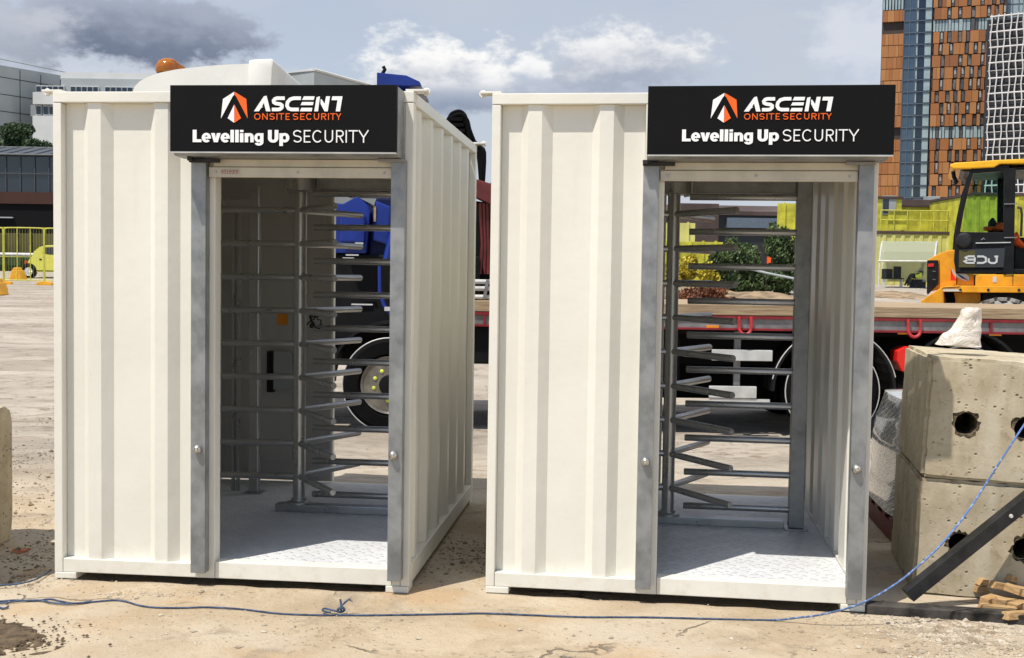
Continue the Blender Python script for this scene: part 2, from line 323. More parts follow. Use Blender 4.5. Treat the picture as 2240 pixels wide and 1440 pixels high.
    cf = s.mix(s.ramp(stk, 0.35, 0.65), (0.235, 0.205, 0.17), (0.42, 0.375, 0.32)); cf = s.mix(s.ramp(stk2, 0.52, 0.68, 0, 0.8), cf, (0.12, 0.098, 0.075))
    cl = s.noise(7, 9, 0.75, s.vec((0.7, 1.2, 1)), 0.5); cf = s.mix(s.math('MULTIPLY', s.ramp(cl, 0.50, 0.64), s.ramp(s.noise(0.5, 5, 0.6), 0.40, 0.58)), cf, (0.135, 0.10, 0.062)); cf = s.mix(s.ramp(cl, 0.60, 0.75, 0, 0.5), cf, (0.50, 0.44, 0.36))
    c = s.mix(s.math('MULTIPLY', far, 0.85), c, cf)
    s.col(c); s.rough(0.93)
    hh = s.math('ADD', s.math('MULTIPLY', fine, 0.55), s.math('ADD', s.math('MULTIPLY', crumb, 0.2), s.math('MULTIPLY', mid, 0.8)))
    hh = s.math('SUBTRACT', hh, s.math('MULTIPLY', s.math('MAXIMUM', spk, crk), 0.7)); hh = s.math('ADD', hh, s.math('MULTIPLY', sc, 0.5)); s.bump(hh, 0.8, 0.03); MT['yard_ground'] = s.m
mk_materials()

# ------------------------------------------------------------------ mesh helpers
class MB:
    def __init__(s): s.v = []; s.f = []; s.mi = []; s.k = 0
    def add(s, vs, fs, mi=None):
        o = len(s.v); s.v += [tuple(v) for v in vs]; s.f += [tuple(i + o for i in f) for f in fs]; s.mi += [s.k if mi is None else mi] * len(fs); return s
    def box(s, x0, x1, y0, y1, z0, z1, M=None):
        vs = [Vector(p) for p in ((x0, y0, z0), (x1, y0, z0), (x1, y1, z0), (x0, y1, z0), (x0, y0, z1), (x1, y0, z1), (x1, y1, z1), (x0, y1, z1))]
        if M is not None: vs = [M @ v for v in vs]
        return s.add(vs, [(0, 3, 2, 1), (4, 5, 6, 7), (0, 1, 5, 4), (1, 2, 6, 5), (2, 3, 7, 6), (3, 0, 4, 7)])
    def prism(s, poly, d0, d1, ax='y', M=None):
        """poly: list of (a,b); extruded along ax. ax y: (x,z), ax x: (y,z), ax z: (x,y)"""
        def P(a, b, d): return Vector({'y': (a, d, b), 'x': (d, a, b), 'z': (a, b, d)}[ax])
        n = len(poly); vs = [P(a, b, d0) for a, b in poly] + [P(a, b, d1) for a, b in poly]
        if M is not None: vs = [M @ v for v in vs]
        ar = sum(poly[i][0] * poly[(i + 1) % n][1] - poly[(i + 1) % n][0] * poly[i][1] for i in range(n))
        flip = (ar > 0) != (ax == 'y')
        if d1 < d0: flip = not flip
        a = list(range(n)); b = list(range(n, 2 * n))
        fs = [tuple(reversed(a)), tuple(b)] + [(i, (i + 1) % n, n + (i + 1) % n, n + i) for i in range(n)]
        if not flip: fs = [tuple(reversed(f)) for f in fs]
        return s.add(vs, fs)
    def tube(s, pts, r, n=12, cap=True, rs=None):
        pts = [Vector(p) for p in pts]; m = len(pts); vs = []; prev = None
        for i, p in enumerate(pts):
            t = (pts[min(i + 1, m - 1)] - pts[max(i - 1, 0)]).normalized()
            if prev is None:
                u = t.orthogonal().normalized()
                if abs(t.z) < 0.9: u = t.cross(Vector((0, 0, 1))).normalized()
            else: u = (prev - t * prev.dot(t)).normalized()
            prev = u; q = t.cross(u); rr = rs[i] if rs else r
            vs += [p + (u * math.cos(6.28318 * k / n) + q * math.sin(6.28318 * k / n)) * rr for k in range(n)]
        fs = []
        for i in range(m - 1):
            for k in range(n): fs.append((i * n + k, i * n + (k + 1) % n, (i + 1) * n + (k + 1) % n, (i + 1) * n + k))
        if cap: fs += [tuple(reversed(range(n))), tuple(range((m - 1) * n, m * n))]
        return s.add(vs, fs)
    def lathe(s, prof, c, axis='z', n=24):
        """prof: list of (r, d) along the axis"""
        c = Vector(c); vs = []; m = len(prof)
        for r, d in prof:
            for k in range(n):
                a = 6.28318 * k / n; x, y = r * math.cos(a), r * math.sin(a)
                vs.append(c + Vector({'z': (x, y, d), 'y': (x, d, -y), 'x': (d, x, y)}[axis]))
        fs = [(i * n + k, i * n + (k + 1) % n, (i + 1) * n + (k + 1) % n, (i + 1) * n + k) for i in range(m - 1) for k in range(n)]
        fs += [tuple(reversed(range(n))), tuple(range((m - 1) * n, m * n))]
        return s.add(vs, fs)
    def mesh(s, name, mats, smooth=False):
        me = bpy.data.meshes.new(name); me.from_pydata(s.v, [], s.f)
        for m in (mats if isinstance(mats, (list, tuple)) else [mats]): me.materials.append(MT[m])
        for p, i in zip(me.polygons, s.mi): p.material_index = i; p.use_smooth = smooth
        me.update(); return me
    def build(s, name, mats, parent=None, bevel=0.0, smooth=False, sharp=35, loc=None, fixn=True):
        me = s.mesh(name, mats, smooth)
        if bevel or fixn:
            bm = bmesh.new(); bm.from_mesh(me)
            if fixn: bmesh.ops.recalc_face_normals(bm, faces=bm.faces)
            if bevel:
                es = [e for e in bm.edges if len(e.link_faces) == 2 and e.calc_face_angle(0) > R(30)]
                bmesh.ops.bevel(bm, geom=es, offset=bevel, segments=2, profile=0.6, affect='EDGES', clamp_overlap=True)
            bm.to_mesh(me); bm.free()
        if smooth: me.set_sharp_from_angle(angle=R(sharp))
        o = bpy.data.objects.new(name, me); COL.objects.link(o)
        if parent is not None: o.parent = parent
        if loc is not None: o.location = loc
        return o
def tag(o, label=None, cat=None, group=None, kind=None):
    if label: o['label'] = label
    if cat: o['category'] = cat
    if group: o['group'] = group
    if kind: o['kind'] = kind
    return o
def empty(name, loc, rz=0, label=None, cat=None, group=None):
    o = bpy.data.objects.new(name, None); COL.objects.link(o); o.location = loc; o.rotation_euler = (0, 0, rz); o.empty_display_size = 0.2
    return tag(o, label, cat, group)
def kids(o): return [c for c in list(COL.objects) if c.parent == o]
def copy_tree(o, parent=None):
    c = o.copy(); COL.objects.link(c); c.parent = parent
    for k in kids(o): copy_tree(k, c)
    return c
def sm(x, a, b):
    t = max(0.0, min(1.0, (x - a) / (b - a))); return t * t * (3 - 2 * t)

# ------------------------------------------------------------------ ground
def gz_base(X, Y):
    return max(0.0, (Y - 14.5)) * 0.031 if Y < 60 else 1.41 + (Y - 60) * 0.0015
def gz(X, Y):
    z = gz_base(X, Y)
    if -60 < X < 60 and Y < 70:
        a = 0.012 * noise.noise(Vector((X * 0.7, Y * 0.7, 3.3))) + 0.006 * noise.noise(Vector((X * 2.3, Y * 2.3, 1.3))) + 0.0025 * noise.noise(Vector((X * 9, Y * 9, 0)))
        # broken slab edge and rough dark soil left of the first cabin
        e = sm(-X, 2.35, 2.75) * sm(Y, 5.88 + 0.12 * noise.noise(Vector((X * 4, 0, 7))), 6.1) * (1 - sm(Y, 7.5, 8.2))
        a -= 0.06 * e; a += e * 0.03 * noise.noise(Vector((X * 6, Y * 6, 5)))
        f = sm(Y, 8, 11); a += f * 0.03 * noise.noise(Vector((X * 0.5, Y * 1.6, 9.3))) + f * 0.02 * noise.noise(Vector((X * 2.0, Y * 3.0, 2.2)))
        # keep it under the cabins' feet
        for (px, py, _), th in (((-2.4352, 6.0941, 0), 0.1005), ((-0.1187, 5.9356, 0), 0.1302)):
            u = (X - px) * math.cos(th) - (Y - py) * math.sin(th); v = (X - px) * math.sin(th) + (Y - py) * math.cos(th)
            a -= 0.045 * sm(u, 0.10, 0.16) * (1 - sm(u, 1.77, 1.83)) * sm(v, 0.0, 0.05) * (1 - sm(v, 2.3, 2.4))
        return z + a * (0.8 if Y < 9 else 1.0) - 0.004
    return z
def build_ground():
    def axis(segs):
        o = []
        for a, b, st in segs:
            n = max(1, int(round((b - a) / st))); o += [a + (b - a) * i / n for i in range(n)]
        return o + [segs[-1][1]]
    xs = axis([(-1500, -200, 260), (-200, -40, 32), (-40, -10, 3), (-10, -3.6, 0.4), (-3.6, 3.6, 0.05), (3.6, 10, 0.4), (10, 40, 3), (40, 200, 32), (200, 1500, 260)])
    ys = axis([(-60, -6, 9), (-6, 4, 0.5), (4, 8.4, 0.04), (8.4, 16, 0.11), (16, 30, 0.7), (30, 70, 2), (70, 200, 26), (200, 2200, 400)])
    b = MB(); nx = len(xs); b.v = [(x, y, gz(x, y)) for y in ys for x in xs]
    b.f = [(j * nx + i, j * nx + i + 1, (j + 1) * nx + i + 1, (j + 1) * nx + i) for j in range(len(ys) - 1) for i in range(nx - 1)]; b.mi = [0] * len(b.f)
    tag(b.build('ground', 'yard_ground', smooth=True, sharp=180, fixn=False), kind='structure')
build_ground()

# ------------------------------------------------------------------ the turnstile cabins
CW, CL, CH, FZ = 1.928, 2.443, 2.59, 0.118
TROUGH, RIDGE = 0.052, 0.012
def corr_profile(t0, t1):
    """corrugation along t, (t, depth) ; ridge proud, trough recessed; same pitch as the photo"""
    pts = []; t = t0; pts.append((t0, TROUGH)); k = 0
    while True:
        b = t0 + 0.100 + 0.366 * k
        for dt, d in ((0, TROUGH), (0.040, RIDGE), (0.110, RIDGE), (0.163, TROUGH)):
            if b + dt < t1 - 0.004: pts.append((b + dt, d))
        k += 1
        if b > t1: break
    pts.append((t1, TROUGH)); return pts
def corr_panel(t0, t1, z0, z1, P, thick=0.006):
    b = MB(); pr = corr_profile(t0, t1); n = len(pr); vs = []
    for off in (0, thick):
        for z in (z0, z1): vs += [P(t, d + off, z) for t, d in pr]
    fs = []
    for i in range(n - 1):
        fs += [(i, i + 1, n + i + 1, n + i), (2 * n + i, 3 * n + i, 3 * n + i + 1, 2 * n + i + 1), (i, 2 * n + i, 2 * n + i + 1, i + 1), (n + i, n + i + 1, 3 * n + i + 1, 3 * n + i)]
    fs += [(0, n, 3 * n, 2 * n), (n - 1, 3 * n - 1, 4 * n - 1, 2 * n - 1)]
    return b.add(vs, fs)
POSA = ((-2.4352, 6.0941, 0), -0.1005); POSB = ((-0.1187, 5.9356, 0), -0.1302)

def make_cabin():
    c = empty('turnstile_cabin', *POSA)
    Z0 = 0.034
    def bx(name, mat, *a, bevel=0.004): return MB().box(*a).build(name, mat, c, bevel)
    for (u0, u1) in ((0, 0.045), (CW - 0.045, CW)):
        for (v0, v1) in ((0, 0.075), (CL - 0.075, CL)): bx('corner_post', 'cream_paint', u0, u1, v0, v1, Z0, 2.53)
    # rails
    bx('top_rail', 'cream_paint', 0.0, CW, -0.002, 0.06, 2.532, 2.588)
    bx('top_rail', 'cream_paint', 0.0, CW, CL - 0.06, CL + 0.002, 2.532, 2.588)
    for u0, u1 in ((-0.002, 0.05), (CW - 0.05, CW + 0.002)): bx('top_rail', 'cream_paint', u0, u1, 0.061, CL - 0.061, 2.525, 2.585)
    bx('bottom_rail', 'cream_paint', 0.047, 0.783, 0.002, 0.08, Z0, 0.108)
    bx('sill', 'cream_paint', 0.887, 1.836, 0.003, 0.09, Z0, 0.121)
    bx('bottom_rail', 'cream_paint', 0.047, CW - 0.047, CL - 0.08, CL - 0.002, Z0, 0.11)
    for u0, u1 in ((0, 0.06), (CW - 0.06, CW)): bx('bottom_rail', 'cream_paint', u0, u1, 0.082, CL - 0.082, Z0, 0.135)
    # feet, lifting rings
    for u in (0.002, CW - 0.122):
        for v in (-0.004, CL - 0.116): bx('corner_foot', 'cream_paint', u, u + 0.12, v, v + 0.12, 0.0, Z0 - 0.001)
    for u in (-0.01, CW + 0.01):
        for v in (0.05, CL - 0.05):
            s = -1 if u < 0.5 else 1
            q = MB().box(u - 0.055, u + 0.055, v - 0.045, v + 0.05, 2.589, 2.60).build('lifting_plate', 'cream_paint', c, 0.002)
            MB().tube([(u + s * 0.046 + 0.016 * math.cos(a), v, 2.592 + 0.016 * math.sin(a)) for a in [i * 0.2856 for i in range(23)]], 0.0045, 8, False).build('lifting_ring', 'cream_paint', q, smooth=True)
    # walls
    corr_panel(0.047, 0.783, 0.109, 2.531, lambda t, d, z: (t, d, z)).build('front_panel', 'cream_paint', c)
    corr_panel(0.077, CL - 0.077, 0.136, 2.524, lambda t, d, z: (CW - d, t, z)).build('side_wall', 'cream_paint', c)
    corr_panel(0.077, CL - 0.077, 0.136, 2.524, lambda t, d, z: (d, t, z)).build('side_wall', 'cream_paint', c)
    MB().box(0.047, 0.90, CL - 0.07, CL - 0.02, 0.125, 2.531).build('back_panel', 'cream_paint', c, 0.003)
    # inner linings: the inside of the back panel carries two flat doors
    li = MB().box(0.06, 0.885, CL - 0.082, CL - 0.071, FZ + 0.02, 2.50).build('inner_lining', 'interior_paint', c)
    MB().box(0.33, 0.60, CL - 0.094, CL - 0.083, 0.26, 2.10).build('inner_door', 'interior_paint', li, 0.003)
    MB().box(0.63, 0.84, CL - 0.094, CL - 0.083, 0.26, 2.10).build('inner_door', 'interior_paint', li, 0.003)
    # jambs at the openings
    bx('door_jamb', 'cream_paint', 0.785, 0.885, 0.0, 0.085, Z0, 2.531)
    bx('door_jamb', 'cream_paint', 1.838, 1.881, 0.002, 0.085, Z0, 2.531)
    bx('door_jamb', 'cream_paint', 1.845, 1.882, CL - 0.09, CL - 0.004, 0.125, 2.531)
    bx('door_header', 'cream_paint', 0.888, 1.836, 0.006, 0.08, 2.19, 2.530)
    bx('door_header', 'cream_paint', 0.902, 1.843, CL - 0.08, CL - 0.006, 2.24, 2.530)
    # floor and roof
    MB().box(0.062, 0.885, 0.092, CL - 0.083, 0.07, FZ).box(0.885, 1.866, 0.0915, CL - 0.083, 0.07, FZ).build('floor_plate', 'tread_plate', c)
    b = MB(); pr = []
    k = 0; u = 0.055
    while u < CW - 0.055: pr.append((u, 2.560 if k % 4 in (0, 3) else 2.582)); u += 0.06 if k % 2 else 0.04; k += 1
    n = len(pr); b.add([(u, 0.062, z) for u, z in pr] + [(u, CL - 0.062, z) for u, z in pr] + [(u, 0.062, z - 0.01) for u, z in pr] + [(u, CL - 0.062, z - 0.01) for u, z in pr],
                       [(i, i + 1, n + i + 1, n + i) for i in range(n - 1)] + [(2 * n + i, 3 * n + i, 3 * n + i + 1, 2 * n + i + 1) for i in range(n - 1)])
    b.build('roof', 'cream_paint', c, fixn=False)
    return c
cabinA = make_cabin()
tag(cabinA, 'cream turnstile cabin on the left with its shaded corrugated side wall in view', 'cabin', 'turnstile cabins')

def make_shutter():
    """galvanised shutter box over the door with two guide rails and the raised bottom lath"""
    c = empty('roller_shutter', *POSA)
    g1 = MB().prism([(0.778, -0.062), (0.856, -0.062), (0.856, -0.002), (0.846, -0.002), (0.846, -0.052), (0.788, -0.052), (0.788, -0.002), (0.778, -0.002)], 0.075, 2.235, 'z').build('guide_rail', 'galvanised', c, 0.002)
    g2 = MB().prism([(1.826, -0.062), (1.898, -0.062), (1.898, -0.002), (1.888, -0.002), (1.888, -0.052), (1.836, -0.052), (1.836, -0.002), (1.826, -0.002)], 0.075, 2.235, 'z').build('guide_rail', 'galvanised', c, 0.002)
    for g, u in ((g1, 0.818), (g2, 1.853)):
        MB().lathe([(0.0225, 0), (0.0225, -0.012), (0.019, -0.022), (0.011, -0.029), (0.010, -0.0295), (0.0095, -0.025)], (u, -0.063, 0.73), 'y', 20).build('bullet_lock', 'lock_metal', g, smooth=True)
        MB().lathe([(0.007, -0.026), (0.007, -0.028)], (u, -0.063, 0.73), 'y', 10).build('keyhole', 'lath_cream', kids(g)[0])
    # box, sloping underside lip
    MB().prism([(-0.165, 2.255), (-0.165, 2.585), (-0.002, 2.585), (-0.002, 2.238), (-0.045, 2.238), (-0.14, 2.242)], 0.722, 1.879, 'x').build('shutter_box', 'galvanised', c, 0.003)
    MB().box(0.775, 0.935, -0.085, -0.064, 2.214, 2.234).box(0.775, 0.80, -0.11, -0.085, 2.2205, 2.2405).build('bracket', 'black_steel', c, 0.002)
    MB().box(1.76, 1.90, -0.080, -0.064, 2.222, 2.237).build('bracket', 'grey_steel', c, 0.002)
    MB().box(0.885, 1.835, -0.03, 0.0, 2.198, 2.236).build('head_strip', 'lath_cream', c, 0.002)
    lath = MB().box(0.862, 1.824, -0.036, -0.008, 2.143, 2.195).build('bottom_lath', 'lath_cream', c, 0.003)
    for u in (0.90, 1.335, 1.785): MB().lathe([(0.007, 0), (0.005, -0.004)], (u, -0.0362, 2.170), 'y', 10).build('screw', 'tube_steel', lath)
    MB().box(0.925, 1.025, -0.0385, -0.0365, 2.158, 2.184).build('warning_label', 'lath_cream', lath)
    return c
shutA = make_shutter()
tag(shutA, 'galvanised roller shutter frame round the left cabin doorway, rolled up', 'roller shutter', 'roller shutters')
lab = [k for k in kids(shutA) if k.name.startswith('bottom_lath')][0]
b = MB(); random.seed(3)
for r_ in range(3):
    u = 0.93
    while u < 1.015:
        wd = random.uniform(0.006, 0.016); b.box(u, min(u + wd, 1.02), -0.0394, -0.0388, 2.1615 + r_ * 0.0075, 2.1655 + r_ * 0.0075); u += wd + 0.004
b.build('label_print', 'red_print', lab)

def make_turnstile():
    c = empty('full_height_turnstile', *POSA)
    RU, RV = 0.945, 1.36
    MB().lathe([(0.039, 0.175), (0.039, 2.24)], (RU, RV, 0), 'z', 24).build('rotor_pole', 'tube_steel', c, smooth=True)
    MB().lathe([(0.075, 0.167), (0.075, 0.180), (0.05, 0.188), (0.05, 0.20)], (RU, RV, 0), 'z', 24).build('floor_bearing', 'tube_steel', c, smooth=True)
    hd = MB().lathe([(0.100, 2.172), (0.104, 2.175), (0.104, 2.29), (0.10, 2.292)], (RU, RV, 0), 'z', 32).build('head_drum', 'tube_steel', c, smooth=True)
    for k in range(10):
        a = k * 0.6283; MB().lathe([(0.008, -0.012), (0.008, 0)], (RU + 0.085 * math.cos(a), RV + 0.085 * math.sin(a), 2.172), 'z', 6).build('bolt', 'tube_steel', hd)
    for k in range(9):
        z = 0.344 + 0.2133 * k
        for ang in (-55, 65, 185):
            d = Vector((math.cos(R(ang)), math.sin(R(ang)), 0)); p0 = Vector((RU, RV, z)) + d * 0.02; p1 = Vector((RU, RV, z)) + d * 0.62
            MB().tube([p0, p1 - d * 0.006, p1], 0.0205, 14, True, [0.0205, 0.0205, 0.017]).build('rotor_arm', 'tube_steel', c, smooth=True)
    for k in range(10):
        z = 0.237 + 0.2133 * k
        MB().tube([(1.04, 1.335, z), (1.046, 1.335, z), (1.70, 1.335, z)], 0.0205, 14, True, [0.017, 0.0205, 0.0205]).build('comb_bar', 'tube_steel', c, smooth=True)
    MB().box(1.685, 1.775, 1.29, 1.38, FZ + 0.012, 2.31).build('comb_post', 'galvanised', c, 0.006)
    MB().box(1.66, 1.80, 1.265, 1.405, FZ, FZ + 0.011).build('foot_plate', 'tube_steel', c, 0.002)
    MB().box(0.80, 1.659, 1.315, 1.405, FZ, 0.166).build('base_beam', 'tube_steel', c, 0.004)
    MB().box(0.25, 1.684, 1.30, 1.42, 2.295, 2.37).build('top_beam', 'galvanised', c, 0.004)
    MB().box(1.06, 1.684, 1.36, 1.43, 2.182, 2.285).build('top_beam', 'galvanised', c, 0.004)
    # guard on the passage's other side
    MB().box(0.44, 0.505, 1.86, 1.925, FZ + 0.01, 2.24).build('guard_post', 'tube_steel', c, 0.005)
    MB().box(0.41, 0.535, 1.83, 1.955, FZ, FZ + 0.009).build('foot_plate', 'tube_steel', c, 0.002)
    for u in (0.30, 0.335): MB().tube([(u, 1.95, FZ), (u, 1.95, 2.10)], 0.014, 10).build('guard_rod', 'tube_steel', c, smooth=True)
    MB().box(0.10, 0.439, 1.87, 1.93, 2.08, 2.15).build('guard_arm', 'tube_steel', c, 0.004)
    return c
turnA = make_turnstile()
tag(turnA, 'grey steel full-height turnstile with three-way arms inside the left cabin', 'turnstile', 'full-height turnstiles')

# things on the back wall inside the first cabin
def local_A(u, v, z): return Matrix.Translation(POSA[0]) @ Matrix.Rotation(POSA[1], 4, 'Z') @ Vector((u, v, z))
c = empty('control_box', local_A(0.48, CL - 0.16, 0.80), POSA[1], 'pale grey control box low on the dark back wall of the left cabin', 'control box')
MB().prism([(0, 0), (0.10, 0), (0.13, 0.03), (0.13, 0.25), (0.11, 0.28), (0, 0.28)], 0.0, 0.064).build('cover', 'facade_grey', c, 0.004)
MB().box(-0.05, -0.002, 0.0, 0.064, -0.02, 0.28).build('side_plate', 'black_plastic', c, 0.003)
o = MB().box(0, 0.075, 0, 0.006, 0, 0.12).build('warning_sticker', 'orange_sticker', None, 0.001, loc=local_A(0.49, CL - 0.102, 1.27))
o.rotation_euler = (0, 0, POSA[1]); tag(o, 'small orange sticker on the back wall above the control box', 'sticker')
# cable tie tuft hanging on an arm
b = MB(); random.seed(5); p0 = local_A(1.055, 1.27, 1.41)
for k in range(9):
    q = [p0]
    for i in range(6): q.append(q[-1] + Vector((random.uniform(-.02, .022), random.uniform(-.012, .012), random.uniform(-.034, .012))))
    b.tube(q, 0.0045, 6)
tag(b.build('cable_tie', 'black_plastic'), 'tuft of black cable ties tangled on a bar of the left turnstile', 'cable tie')

# copies for the right-hand cabin
def place(o): o.location = POSB[0]; o.rotation_euler = (0, 0, POSB[1]); return o
cabinB = place(copy_tree(cabinA)); cabinB['label'] = 'cream turnstile cabin on the right beside the stacked concrete blocks'
shutB = place(copy_tree(shutA)); shutB['label'] = 'galvanised roller shutter frame round the right cabin doorway, rolled up'
turnB = place(copy_tree(turnA)); turnB['label'] = 'grey steel full-height turnstile inside the right cabin, flatbed truck behind it'
def uniq_part(root, kind, fn):
    for k in kids(root):
        if k.name.split('.')[0] == kind: fn(k)
for k in kids(shutB):
    if k.name.startswith('bottom_lath'):
        for q in kids(k):
            if q.name.startswith('warning_label'):
                for z_ in kids(q): bpy.data.objects.remove(z_)
                bpy.data.objects.remove(q)
            elif q.name.startswith('label_print'): bpy.data.objects.remove(q)
# the right-hand box and its lip reach a little further right
def wider(k):
    k.data = k.data.copy()
    for v in k.data.vertices: v.co.x = 0.796 + (v.co.x - 0.722) / (1.879 - 0.722) * (1.945 - 0.796)
uniq_part(shutB, 'shutter_box', wider)

# ------------------------------------------------------------------ signs
K = 1.157 / 1800
def stroke(b, pts, wd, X, Z, y0, y1):
    pts = [Vector((p[0], p[1])) for p in pts]; L_, R_ = [], []
    for i, p in enumerate(pts):
        a = (p - pts[i - 1]).normalized() if i else None; q = (pts[i + 1] - p).normalized() if i < len(pts) - 1 else None
        t = ((a or q) + (q or a)).normalized(); n = Vector((-t.y, t.x)); k = 1 / max(0.5, n.dot(Vector((-(q or a).y, (q or a).x))))
        L_.append(p + n * wd / 2 * k); R_.append(p - n * wd / 2 * k)
    b.prism([(X(p.x), Z(p.y)) for p in L_ + R_[::-1]], y0, y1, 'y')
def make_sign(pos, u0, width, sc_, dx, dz, label):
    c = empty('fascia_sign', pos[0], pos[1], label, 'sign', 'shop-style name signs over the cabin doors')
    zt, zb = 2.588, 2.258; v0 = -0.2
    MB().box(u0, u0 + width, v0, v0 + 0.034, zb, zt).build('sign_panel', 'sign_black', c, 0.002)
    MB().box(u0 + 0.003, u0 + width - 0.003, v0 + 0.002, v0 + 0.034, zb - 0.007, zb - 0.0005).build('edge_trim', 'pale_steel', c)
    X = lambda px: u0 + dx + (px - 112) * K * sc_
    Z = lambda py: zt - dz - (py - 95) * K * sc_ * (0.330 / (510 * K))
    y0, y1 = v0 - 0.0032, v0 - 0.0007
    P = lambda l: [(X(a), Z(b_)) for a, b_ in l]
    b = MB()
    b.prism(P([(630, 148), (541, 203), (525, 352), (616, 186), (630, 170)]), y0, y1); b.prism(P([(631, 246), (579, 350), (631, 385)]), y0, y1)
    b.k = 1
    b.prism(P([(634, 148), (728, 203), (739, 352), (648, 186), (634, 170)]), y0, y1); b.prism(P([(633.5, 246), (686, 350), (633.5, 385)]), y0, y1)
    b.build('emblem', ['sign_white', 'sign_orange'], c)
    b = MB()
    b.prism(P([(789, 297), (868, 183), (889, 178), (921, 297), (886, 297), (868, 232), (852, 262), (862, 262), (862, 262.5), (846, 272), (828, 297)]), y0, y1)
    stroke(b, [(1034, 197), (972, 197), (955, 203), (945, 216), (948, 229), (962, 237), (998, 242), (1012, 252), (1012, 267), (998, 280), (980, 283), (932, 283)], 27, X, Z, y0, y1)
    stroke(b, [(1162, 197), (1106, 197), (1076, 206), (1056, 228), (1052, 255), (1064, 275), (1086, 283), (1146, 283)], 27, X, Z, y0, y1)
    for q in ([(1186, 183), (1270, 183), (1264, 210), (1172, 210)], [(1172, 226), (1262, 226), (1257, 250), (1160, 250)], [(1166, 270), (1253, 270), (1248, 297), (1154, 297)]): b.prism(P(q), y0, y1)
    b.prism(P([(1268, 297), (1286, 190), (1312, 183), (1312, 187), (1298, 297)]), y0, y1)
    b.prism(P([(1318, 205), (1325, 205), (1350, 240), (1361, 183), (1392, 183), (1374, 297), (1349, 297), (1318, 240)]), y0, y1)
    b.prism(P([(1410, 183), (1490, 183), (1471, 297), (1438, 297), (1451, 212), (1404, 212)]), y0, y1)
    b.build('lettering', 'sign_white', c)
    def word(glyphs, top, base, wd, mat):
        """sans capitals drawn with even strokes; every stroke sits a hair above the one before"""
        b = MB(); H = base - top; kk = 0
        def st(pts):
            nonlocal kk
            stroke(b, pts, wd, X, Z, y0 - 0.00012 * (kk % 4), y1); kk += 1
        def el(cx, cy, rx, ry, a0, a1, n=14): return [(cx + rx * math.cos(R(a0 + (a1 - a0) * i / n)), cy - ry * math.sin(R(a0 + (a1 - a0) * i / n))) for i in range(n + 1)]
        h = wd / 2
        for ch, l, r in glyphs:
            t_, b_, m = top, base, (top + base) / 2; cx = (l + r) / 2; rx = (r - l) / 2 - h; ry = H / 2 - h
            if ch == 'O': st(el(cx, m, rx, ry, 90, 451, 28))
            elif ch == 'C': st(el(cx, m, rx, ry, 42, 318, 24))
            elif ch == 'S':
                q = (H / 2 - h) / 2
                st(el(cx, t_ + h + q, rx, q, 25, 255, 12)[:-1] + el(cx, b_ - h - q, rx, q, 75, -155, 12))
            elif ch == 'E': st([(r, t_ + h), (l + h, t_ + h), (l + h, b_ - h), (r, b_ - h)]); st([(l + wd, m), (r - wd * .6, m)])
            elif ch == 'U': st([(l + h, t_)] + el(cx, b_ - h - rx, rx, rx, 180, 360, 12) + [(r - h, t_)])
            elif ch == 'R':
                q = (H * .54 - wd) / 2
                st([(l + h, b_), (l + h, t_ + h), (r - q - h, t_ + h)] + el(r - q - h, t_ + h + q, q, q, 80, -90, 8) + [(l + wd, t_ + h + 2 * q)]); st([(cx - wd * .2, t_ + wd + 2 * q), (r - h, b_)])
            elif ch == 'I': st([(cx, t_), (cx, b_)])
            elif ch == 'T': st([(l, t_ + h), (r, t_ + h)]); st([(cx, t_ + wd), (cx, b_)])
            elif ch == 'N': st([(l + h, b_), (l + h, t_)]); st([(l + h, t_ + h * .4), (r - h, b_ - h * .4)]); st([(r - h, b_), (r - h, t_)])
            elif ch == 'Y': st([(l + h, t_), (cx, m + H * .08), (cx, b_)]); st([(cx, m + H * .08), (r - h, t_)])
        return b.build('lettering', mat, c)
    word([('O', 791, 842), ('N', 856, 899), ('S', 913, 955), ('I', 969, 977), ('T', 986, 1030), ('E', 1042, 1074), ('S', 1099, 1142), ('E', 1158, 1192), ('C', 1204, 1252), ('U', 1266, 1307), ('R', 1324, 1364), ('I', 1377, 1385), ('T', 1394, 1437), ('Y', 1439, 1482)], 312, 362, 6.6, 'sign_orange')
    word([('S', 1102, 1170), ('E', 1187, 1240), ('C', 1255, 1335), ('U', 1352, 1418), ('R', 1442, 1502), ('I', 1517, 1527), ('T', 1540, 1612), ('Y', 1616, 1700)], 440, 535, 9.2, 'sign_white')
    # heavy grotesque: stems 30, horizontals 19
    b = MB(); kq = [0]
    def pl(l): kq[0] += 1; b.prism(P(l), y0 - 0.00012 * (kq[0] % 4), y1)
    def bar(x0_, x1_, t_, b_): pl([(x0_, t_), (x1_, t_), (x1_, b_), (x0_, b_)])
    def ring(cx, cy, rx, ry, tx, ty, a0, a1, n=22):
        o = [(cx + rx * math.cos(R(a0 + (a1 - a0) * i / n)), cy - ry * math.sin(R(a0 + (a1 - a0) * i / n))) for i in range(n + 1)]
        q = [(cx + (rx - tx) * math.cos(R(a0 + (a1 - a0) * i / n)), cy - (ry - ty) * math.sin(R(a0 + (a1 - a0) * i / n))) for i in range(n + 1)]
        pl(o + q[::-1])
    pl([(298, 440), (329, 440), (329, 513), (368, 513), (368, 535), (298, 535)])
    for l in (371, 523):
        ring(l + 37, 500, 37, 37, 27, 18, 0, 318); bar(l + 24, l + 73.5, 494, 508)
    pl([(446, 465), (477, 465), (484, 505), (493, 465), (523, 465), (500, 535), (469, 535)])
    bar(602, 630, 440, 535); bar(640, 668, 440, 535); bar(678, 706, 465, 535); bar(678, 706, 440, 457)
    bar(716, 744, 465, 535); ring(757, 495, 31, 31, 27, 19, 160, 0, 12); bar(761, 788, 494, 535)
